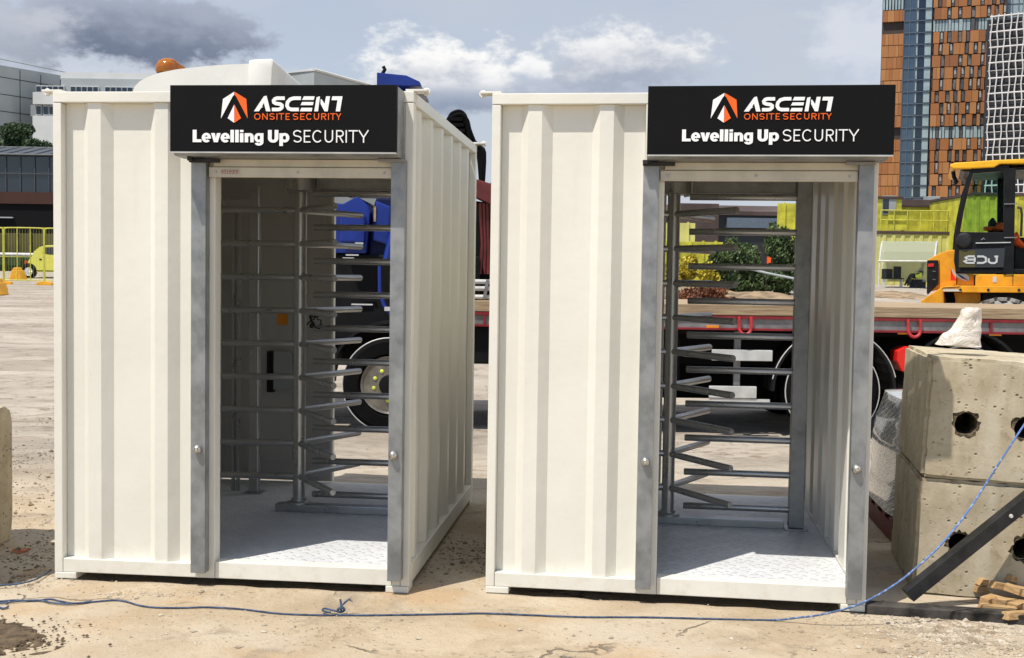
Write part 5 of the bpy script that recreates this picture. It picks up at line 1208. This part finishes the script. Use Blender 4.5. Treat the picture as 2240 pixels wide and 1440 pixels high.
# ------------------------------------------------------------------ buildings on the left
def left_buildings():
    Y = 150; S = F_PX / Y; zg = 1.5
    t = empty('grey_office', (at(0, 300, Y).x, Y, zg), 0, 'grey panelled office block with window rows, upper left', 'building')
    def P(px, py): v = at(px, py, Y); return v.x - t.location.x, v.z - zg
    # tall panelled wing, end wall running back to the right
    x0, zt = P(-4, 142); x1, zt2 = P(96, 166)
    wing = MB(); wing.add([(x0 - 14, 0, 0), (x0, 0, 0), (x1 + 1.5, 22, 0), (x0 - 14, 22, 0), (x0 - 14, 0, zt), (x0, 0, zt), (x1 + 1.5, 22, zt + 1.2), (x0 - 14, 22, zt + 1.2)], [(0, 3, 2, 1), (4, 5, 6, 7), (0, 1, 5, 4), (1, 2, 6, 5), (2, 3, 7, 6), (3, 0, 4, 7)])
    wi = wing.build('wing', 'facade_grey', t)
    b = MB(); d = Vector((x1 + 1.5 - x0, 22, 0)); n = d.cross(Vector((0, 0, 1))).normalized()
    for k in range(9):
        z = zt - 2.2 * k - 1.5; p = Vector((x0, 0, z)); q = p + d; b.tube([p + n * 0.02, q + n * 0.02 + Vector((0, 0, 1.0 * (1 if k == 0 else 1)))], 0.05, 4)
    for k in range(1, 6): p = Vector((x0, 0, 0)) + d * (k / 6); b.tube([p + n * .02, p + n * .02 + Vector((0, 0, zt))], 0.05, 4)
    b.build('panel_joints', 'panel_line', t)
    MB().box(x0 - 14, x0 - 0.02, -0.06, -0.01, 0, zt - 0.3).build('front_panel', 'facade_grey', t)
    MB().tube([(x0, 0, zt + .8), (x1, 20, zt + 1.6)], 0.06, 5).build('parapet_rail', 'facade_dark', t)
    # lower wing with window ribbons
    xa, z1 = P(93, 152); xb, _ = P(770, 152); z2 = P(200, 182)[1]; z3 = P(200, 198)[1]; z4 = P(200, 226)[1]; z5 = P(200, 252)[1]; z6 = P(200, 206)[1]; xb = P(330, 152)[0]
    MB().box(xa + 1.2, xb, 3, 24, 0, z1 - 0.6).build('main_block', 'facade_grey', t)
    MB().box(xa + 1, xb + .2, 3.4, 24.2, z1 - 0.59, z1 + 0.25).build('roof_parapet', 'facade_white', t)
    MB().box(P(60, 0)[0], xb, 1.5, 2.99, z4, z3 - 0.1).build('white_band', 'facade_white', t)
    MB().box(P(60, 0)[0], xb, 1.4, 2.98, 0, z5).build('white_band', 'facade_white', t)
    MB().box(P(50, 0)[0], P(172, 0)[0], 2.2, 2.97, z5 + .01, z4 - .01).build('recessed_strip', 'facade_dark', t)  # recessed strip of darker grey behind the lower windows
    k = 0; px = 60
    while px < 320:
        if 114 <= px < 128 or 196 <= px < 210: px += 14; continue
        wo = MB().box(P(px, 0)[0], P(px + 11.5, 0)[0], 2.5, 2.98, z3, z2).build('window', 'facade_white', t)
        MB().box(P(px + 1, 0)[0], P(px + 10.7, 0)[0], 2.44, 2.499, z3 + .12, z2 - .12).build('pane', 'dark_glass', wo); px += 12.6
    for px in (64, 80, 94, 108, 124, 140, 156):
        wo = MB().box(P(px, 0)[0], P(px + 12, 0)[0], 1.9, 2.19, z5 + .1, z4 - .1).build('window', 'facade_white', t); MB().box(P(px + 1, 0)[0], P(px + 11, 0)[0], 1.84, 1.899, z5 + .25, z4 - .25).build('pane', 'dark_glass', wo)
    zz = P(440, 150)[1]
    rk = MB()
    for px in (424, 440, 460, 478): rk.tube([(P(px, 0)[0], 10, zz - 0.8), (P(px, 0)[0], 10, zz + 0.55)], 0.06, 5)
    rk.tube([(P(424, 0)[0], 10, zz + 0.5), (P(478, 0)[0], 10, zz + 0.5)], 0.07, 5).tube([(P(424, 0)[0], 10, zz + 0.1), (P(478, 0)[0], 10, zz + 0.1)], 0.05, 5)
    MB().box(xb + .3, P(600, 0)[0], 6, 24, 0, zz - 0.8).build('rear_block', 'facade_grey', t); rk.build('roof_frame', 'facade_dark', t)
    # second building, corner view, behind the fairing
    Y2 = 120; S2 = F_PX / Y2; t2 = empty('grey_annex', (at(687, 190, Y2).x, Y2, 1.4), 0, 'plain grey flat-roofed building rising behind the white truck fairing', 'building')
    zt = at(687, 153, Y2).z - 1.4
    b = MB(); b.add([(-6.5, 6, 0), (0, 0, 0), (9, 26, 0), (-6.5, 26, 0), (-6.5, 6, zt + 0.3), (0, 0, zt), (9, 26, zt + 1.0), (-6.5, 26, zt + 1.0)], [(0, 3, 2, 1), (4, 5, 6, 7), (0, 1, 5, 4), (1, 2, 6, 5), (2, 3, 7, 6), (3, 0, 4, 7)]); b.build('walls', 'facade_grey', t2)
    b = MB().tube([(-6.5, 5.9, zt + .32), (0, -0.1, zt + .02), (9.1, 26, zt + 1.02)], 0.16, 5); b.build('coping', 'facade_white', t2)
    # dark glazed hall with sloping glass roof
    Y3 = 100; c = at(-30, 480, Y3); t3 = empty('glazed_hall', (c.x, Y3, 1.4), 0, 'long dark glazed hall with a sloping glass roof, left of the cabin', 'building')
    def Q(px, py): v = at(px, py, Y3); return v.x - c.x, v.z - 1.4
    xe = Q(150, 0)[0]; za, zb_, zc, zd = Q(50, 338)[1], Q(50, 420)[1], Q(50, 446)[1], Q(50, 310)[1]
    MB().box(-8, xe, 0.4, 14, 0, zc).build('lower_wall', 'night_dark', t3); MB().box(-8, xe, 0.2, 14, zc + .01, zb_).build('brick_band', 'brick_brown', t3)
    MB().box(-8, xe, 0.6, 14, zb_ + .01, za).build('glazing', 'dark_glass', t3)
    b = MB().add([(-8, 0.3, za), (xe, 0.3, za), (xe, 5, zd), (-8, 5, zd), (-8, 5.2, za), (xe, 5.2, za)], [(0, 1, 2, 3), (3, 2, 5, 4), (0, 4, 5, 1), (0, 3, 4), (1, 5, 2)]); b.build('glass_roof', 'glass_house', t3)
    b = MB()
    for k in range(12): x = -6 + k * 1.25; b.tube([(x, 0.25, za + .03), (x + 0.5, 5, zd + .03)], 0.05, 4); b.box(x - .04, x + .04, 0.5, 0.59, zb_, za)
    b.box(-8, xe, 0.48, 0.588, (za + zb_) / 2 - .05, (za + zb_) / 2 + .05); b.tube([(-8, 0.2, za), (xe, 0.2, za)], 0.09, 5); b.tube([(-8, 5, zd), (xe, 5, zd)], 0.09, 5); b.build('glazing_bars', 'panel_line', t3)
    sp_ = Q(26, 476); MB().box(sp_[0] - 3, sp_[0], 0.1, 0.35, sp_[1] - .05, sp_[1] + .05).build('canopy_edge', 'facade_grey', t3)
left_buildings()

# ------------------------------------------------------------------ plants
def leaf_mesh(n, c, rad, size, seed, gap=0.5, clumps=14):
    random.seed(seed); b = MB(); cs = []
    for i in range(clumps):
        a, u = random.uniform(0, 6.283), random.uniform(-1, 1); r = random.random() ** .4; s = math.sqrt(1 - u * u)
        cs.append((Vector((rad[0] * s * math.cos(a) * r * .75, rad[1] * s * math.sin(a) * r * .75, rad[2] * u * r * .75)), random.uniform(.22, .42)))
    for i in range(n):
        cc, cr_ = random.choice(cs); d = Vector((random.gauss(0, 1), random.gauss(0, 1), random.gauss(0, 1))).normalized() * (random.random() ** .35)
        p = Vector(c) + cc + Vector((d.x * rad[0] * cr_, d.y * rad[1] * cr_, d.z * rad[2] * cr_)); q = Vector((random.gauss(0, 1), random.gauss(0, 1), random.gauss(0, .8))).normalized(); u = q.orthogonal().normalized() * size * random.uniform(.5, 1.2); v = q.cross(u).normalized() * size * random.uniform(.4, .8)
        b.add([p - u, p + v * .7, p + u, p - v * .7], [(0, 1, 2, 3)])
    return b
def tree(name, label, cat, base, rad, hc, n, size, mat, seed, group=None, trunk=True):
    t = empty(name, base, 0, label, cat, group)
    lm = leaf_mesh(n, (0, 0, hc), rad, size, seed)
    if name == 'bush': q = leaf_mesh(n // 2, (0, 0, hc * .32), (rad[0] * 1.1, rad[1] * 1.1, hc * .36), size, seed + 100); lm.add(q.v, q.f)
    lm.build('crown', mat, t, fixn=False)
    b = MB(); r0 = 0.045 * rad[2] + 0.03
    b.tube([(0, 0, -0.3), (0.05, 0, hc * .5), (-0.05, 0.05, hc + rad[2] * .4)], r0, 8, True, [r0, r0 * .7, r0 * .2])
    for k in range(6):
        a = k * 1.05 + seed; b.tube([(0, 0, hc * .45 + k * rad[2] * .1), (math.cos(a) * rad[0] * .35, math.sin(a) * rad[1] * .35, hc * .8 + k * rad[2] * .1), (math.cos(a) * rad[0] * .7, math.sin(a) * rad[1] * .7, hc + rad[2] * .25)], .05, 5, True, [r0 * .5, r0 * .3, r0 * .1])
    b.build('trunk', 'bark', t, smooth=True); return t
c = at(55, 300, 112); tree('tree', 'dark green round-topped tree above the glazed hall on the left', 'tree', (c.x, 112, 1.4), (3.2, 2.6, 2.3), at(60, 318, 112).z - 1.4, 9000, 0.19, 'leaf_tree', 3)
c = at(-20, 300, 114); tree('tree', 'dark green tree at the left frame edge beside the round-topped one', 'tree', (c.x, 114, 1.4), (3.0, 2.4, 2.0), at(-20, 322, 114).z - 1.4, 6000, 0.19, 'leaf_tree', 9)
for i, (px, pyt, wpx, Y, n, mat, lb_) in enumerate(((1700, 458, 105, 47, 9000, 'leaf_bush', 'tallest green bush behind the right turnstile'), (1632, 492, 110, 46, 7000, 'leaf_bush', 'mid green bush left of the tallest one beyond the truck'), (1765, 480, 90, 46.5, 4000, 'leaf_bush', 'green bush hidden partly by the right turnstile post'), (1580, 528, 80, 44.5, 4000, 'leaf_bush', 'low green bush beside the golden shrub'), (1490, 538, 110, 45.5, 5000, 'leaf_gold', 'golden flowering shrub seen through the right turnstile'), (1545, 560, 60, 43, 2200, 'leaf_gold', 'small golden shrub in front of the low green bush'))):
    zb = gz_base(0, Y); p = at(px, pyt, Y); h = (p.z - zb) / 2 * 0.98; rx = wpx / 2 * Y / F_PX * 1.1
    tree('bush', lb_, 'bush', (p.x, Y, zb), (rx, rx * .8, h * 1.12), h * 0.95, n, 0.085, mat, 40 + i, 'bushes beyond the truck')
# lime hoarding, orange mesh roll, pipe and cone beyond the truck
def hoarding(px0, px1, pyt, pyb, Y, mat, label, name='hoarding', cat='hoarding', posts=6, rail=True):
    p0, p1 = at(px0, pyb, Y), at(px1, pyb, Y); H = at(px0, pyt, Y).z - p0.z; t = empty(name, p0, 0, label, cat); W = p1.x - p0.x
    zd = -max(0.0, p0.z - gz_base(0, Y))
    MB().box(0, W, 0, 0.06, zd, H).build('panel', mat, t, 0.004)
    for k in range(posts): x = W * (k + .5) / posts; MB().box(x - .05, x + .05, -.08, -.001, zd, H + .05).build('post', mat, t)
    return t
hoarding(1440, 1605, 528, 600, 52, 'lime_paint', 'lime hoarding behind the golden shrub, seen through the right turnstile')
hoarding(1700, 1760, 445, 500, 64, 'lime_paint', 'lime hoarding panel standing above the tallest bush', posts=2)
hoarding(1425, 1520, 487, 530, 58, 'pale_lime', 'pale lime hoarding set further back left of the bushes', posts=3)
lb = empty('railway_shed', (at(1400, 470, 140).x, 140, 1.4), 0, 'long dark brown shed on the horizon behind the bushes', 'building')
h1 = at(1500, 470, 140).z - 1.4; h2 = at(1500, 447, 140).z - 1.4; L_ = at(1790, 0, 140).x - at(1400, 0, 140).x
MB().box(0, L_, 0, 14, 0, h1).build('wall', 'core_dark', lb); MB().prism([(-.4, h1 + .01), (14.4, h1 + .01), (14.4, h2), (6, h2 + .3), (-.4, h1 + .5)], -.3, L_ + .3, 'x').build('roof', 'roof_brown', lb)
MB().box(4.2, 9.4, -1.0, -0.01, 0.5, at(1500, 446, 140).z - 1.4).build('brick_bay', 'roof_brown', lb); MB().box(10.5, 18, -.6, -.01, h1 - 1.5, h1 - .3).build('window_band', 'mullion_grey', lb)
c = at(1500, 640, 30); zz = gz_base(0, 30)
o = leaf_mesh(5200, (0, 0, 0.50), (1.25, 0.7, 0.55), 0.06, 71, clumps=26); q = o.build('mesh_heap', 'mesh_orange', None, fixn=False); q.location = (at(1548, 640, 30).x, 30, zz); tag(q, 'heap of rusty orange plastic mesh on the ground beyond the truck', 'mesh heap')
q = MB().tube([at(1630, 586, 34), at(1675, 597, 33), at(1738, 610, 32)], 0.032, 10).build('white_pipe', 'facade_grey', None, smooth=True); tag(q, 'long white plastic pipe lying on the dirt by the bushes', 'pipe')
c = at(1677, 570, 42.5); co2 = empty('marker_flag', (c.x, 42.5, gz_base(0, 42.5)), 0, 'small orange flag on a stake in front of the green bushes', 'flag'); zf = c.z - gz_base(0, 42.5)
MB().tube([(0, 0, 0), (0, 0, zf + .16)], 0.012, 6).build('stake', 'bark', co2); MB().prism([(0.012, zf - .12), (.17, zf - .07), (.15, zf + .02), (.18, zf + .09), (.012, zf + .15)], -.012, .012, 'y').build('flag_cloth', 'hi_vis_orange', co2)
# rough earth bank under the bushes
random.seed(4)
def earth_bank(name, px0, px1, Y, hgt, dep, label, seed):
    a, b_ = at(px0, 600, Y).x, at(px1, 600, Y).x; n = 40; m = 12; vs = []; z0 = gz_base(0, Y)
    for j in range(m):
        for i in range(n):
            u, v = i / (n - 1), j / (m - 1); s = max(0.0, math.sin(math.pi * u)) ** .5 * max(0.0, math.sin(math.pi * v))
            p = Vector((a + (b_ - a) * u, Y + dep * v, 0)); vs.append((p.x, p.y, gz_base(0, p.y) - 0.05 + hgt * s * (0.7 + 0.6 * noise.noise(Vector((p.x * 1.1, p.y * 1.1, seed)))) + 0.06 * noise.noise(Vector((p.x * 4, p.y * 4, seed)))))
    o = MB().add(vs, [(j * n + i, j * n + i + 1, (j + 1) * n + i + 1, (j + 1) * n + i) for j in range(m - 1) for i in range(n - 1)]).build(name, 'soil', None, smooth=True, sharp=180, fixn=False); tag(o, label, 'earth bank', kind='structure'); o.data.materials[0] = MT['bank_earth']
earth_bank('earth_bank', 1300, 1850, 37, 0.55, 10, 'rough brown earth bank below the bushes', 2)
earth_bank('earth_bank', 1400, 1800, 22, 0.18, 13, 'low spread of brown earth behind the flatbed truck', 7)
earth_bank('earth_bank', 1900, 2120, 44, 0.22, 8, 'rough brown earth bank in front of the shelter', 5)

# ------------------------------------------------------------------ yellow fence, car and barriers on the left
def fence_panel(px0, px1, Y, label):
    zb_ = gz_base(0, Y); p0, p1 = at(px0, 600, Y), at(px1, 600, Y); W = p1.x - p0.x; H = at(60, 499, Y).z - zb_
    t = empty('fence_panel', (p0.x, Y, zb_), 0, label, 'fence panel', 'lime mesh fence panels')
    r_ = 0.16
    MB().tube(smooth_path([Vector((0, 0, 0.0)), Vector((0, 0, H - r_)), Vector((r_ * .3, 0, H - r_ * .3)), Vector((r_, 0, H)), Vector((W - r_, 0, H)), Vector((W - r_ * .3, 0, H - r_ * .3)), Vector((W, 0, H - r_)), Vector((W, 0, 0.0))], 3), 0.026, 7).build('frame', 'lime_rail', t, smooth=True)
    MB().tube([(0, 0, 0.18), (W, 0, 0.18)], 0.024, 6).tube([(0, 0, H * .49), (W, 0, H * .49)], 0.012, 6).build('cross_rail', 'lime_rail', t)
    for x in (W * .33, W * .66): MB().tube([(x, 0, 0.18), (x, 0, H)], 0.022, 6).build('upright', 'lime_rail', t)
    b = MB()
    for k in range(int(W / 0.11)): b.tube([(0.06 + k * .11, .012, .2), (0.06 + k * .11, .012, H - .03)], 0.0035, 3, False)
    b.build('mesh_infill', 'lime_rail', t)
    f = MB().prism([(-.32, 0), (.32, 0), (.28, .10), (.12, .14), (-.12, .14), (-.28, .10)], -.11, .11, 'y').build('foot_block', 'barrier_amber', t, .01)
    return t
Yf = 45.5
fence_panel(-78, 7, Yf, 'lime mesh fence panel cut by the left edge of the frame')
fence_panel(9.5, 96, Yf, 'lime mesh fence panel in front of the small lime car')
fence_panel(98, 184, Yf, 'lime mesh fence panel running behind the left cabin')
def amber_block(px, py, Y, label, w_=.55):
    p = at(px, py, Y); t = MB().prism([(-w_, 0), (w_, 0), (w_ * .8, .22), (w_ * .5, .42), (-w_ * .6, .42), (-w_ * .9, .16)], -.3, .3, 'y').prism([(-w_ * .7, .421), (w_ * .4, .421), (w_ * .2, .55), (-w_ * .5, .52)], -.2, .2, 'y').build('barrier_block', 'barrier_amber', None, .03)
    t.location = (p.x, Y, gz_base(0, Y)); tag(t, label, 'barrier block', 'amber barrier blocks')
amber_block(40, 600, 50, 'amber plastic barrier block behind the lime fence beside the car wheel', .28); amber_block(-3, 630, 38, 'amber plastic barrier block in front of the fence at the left edge', .22)
def small_car():
    Y = 52; zb_ = gz_base(0, Y); S = F_PX / Y; c = at(55, 606, Y); t = empty('small_car', (c.x, Y, zb_), 0, 'small lime hatchback parked behind the lime fence', 'car')
    z = lambda py: at(80, py, Y).z - zb_
    x = lambda px: (px - 55) / S
    prof = [(0.02, .28), (-0.02, z(580)), (x(60), z(567)), (x(66), z(560)), (x(70), z(549)), (x(80), z(540)), (x(93), z(536)), (1.5, z(534.5)), (2.3, z(537)), (2.8, z(557)), (3.5, z(563)), (3.6, .6), (3.58, .28)]
    b = MB(); n = len(prof); vs = []; W = 1.62; m = 8
    for j in range(m + 1):
        s_ = -1 + 2 * j / m
        for (a, zz_) in prof:
            tuck = 0.16 * max(0, (zz_ - .9)); k = 1 - 0.05 * abs(s_) ** 4
            vs.append((1.8 + (a - 1.8) * k, W / 2 + s_ * (W / 2 - tuck), .28 + (zz_ - .28) * (1 - .03 * abs(s_) ** 4)))
    b.add(vs, [(j * n + i, j * n + (i + 1) % n, (j + 1) * n + (i + 1) % n, (j + 1) * n + i) for j in range(m) for i in range(n)] + [tuple(range(n)), tuple(range(m * n, m * n + n))]); bd = b.build('body', 'car_lime', t, 0, True, 40)
    w1 = MB().prism([(x(92), z(557)), (x(95), z(541)), (1.45, z(540)), (1.45, z(557))], 0.05, 0.13, 'y').build('side_window', 'dark_glass', t)
    MB().prism([(1.52, z(557)), (1.52, z(540)), (2.2, z(542)), (2.55, z(557))], 0.05, 0.13, 'y').build('side_window', 'dark_glass', t)
    MB().box(x(86), x(91), -.015, .02, z(569), z(566)).build('fuel_flap', 'black_plastic', t, .005); MB().box(-.03, .04, .02, .16, z(579), z(571)).build('tail_lamp', 'lamp_red', t, .01)
    MB().box(.15, 3.5, -.012, .03, z(593), z(591.5)).build('sill_line', 'black_plastic', t)
    for xx in (x(63), x(63) + 2.35):
        MB().lathe([(.36, 0), (.36, .1)], (xx, -.012, .32), 'y', 24).build('wheel_arch', 'black_plastic', t)
        for yy in (0,):
            wz = MB().lathe([(.17, 0), (.26, -.01), (.3, .02), (.3, .17), (.2, .18)], (xx, -.035, .30), 'y', 28).build('wheel', 'black_rubber', t, smooth=True)
            b = MB().lathe([(.19, 0), (.185, -.008), (.17, .0), (.165, .03), (.01, .03)], (xx, -.04, .30), 'y', 24)
            for k in range(8): a = k * .7854; b.tube([(xx + .03 * math.cos(a), -.03, .30 + .03 * math.sin(a)), (xx + .17 * math.cos(a), -.038, .30 + .17 * math.sin(a))], .018, 5)
            b.build('rim', 'pale_steel', wz, smooth=True)
    MB().box(2.0, 3.4, 1.35, 1.6, 0.02, .5).build('far_wheels', 'black_rubber', t, .05)
small_car()
h_ = hoarding(-120, 140, 508, 556, 66, 'hoarding_olive', 'dark olive hoarding behind the lime fence and car', posts=9)
h_ = hoarding(-120, 140, 556.5, 606, 65, 'hoarding_green', 'low dark green barrier wall behind the lime fence', 'barrier_wall', 'barrier wall', posts=7)
p0 = at(-120, 556, 64.5); p1 = at(140, 556, 64.5); MB().tube([(0, -.3, at(0, 556, 64.5).z - h_.location.z), (p1.x - p0.x, -.3, at(0, 556, 64.5).z - h_.location.z)], 0.09, 8).build('top_rail', 'pale_steel', h_)

# sprayed survey mark on the soil
p = onz(44, 1186); b = MB(); n = 18; vs = []
for j in range(1, 5):
    for k in range(n):
        a = k * .34907; r_ = (0.035 + 0.03 * noise.noise(Vector((math.cos(a) * 2, math.sin(a) * 2, 1)))) * j / 4; X, Y = p.x + r_ * 1.3 * math.cos(a), p.y + r_ * 1.5 * math.sin(a); vs.append((X, Y, gz(X, Y) + 0.004))
vs.append((p.x, p.y, gz(p.x, p.y) + 0.004))
b.add(vs, [(j * n + k, j * n + (k + 1) % n, (j + 1) * n + (k + 1) % n, (j + 1) * n + k) for j in range(3) for k in range(n)] + [(k, (k + 1) % n, 4 * n) for k in range(n)])
tag(b.build('paint_mark', 'faded_orange', None, fixn=False), 'faded orange spray mark on the dark soil left of the cabin', 'paint mark')
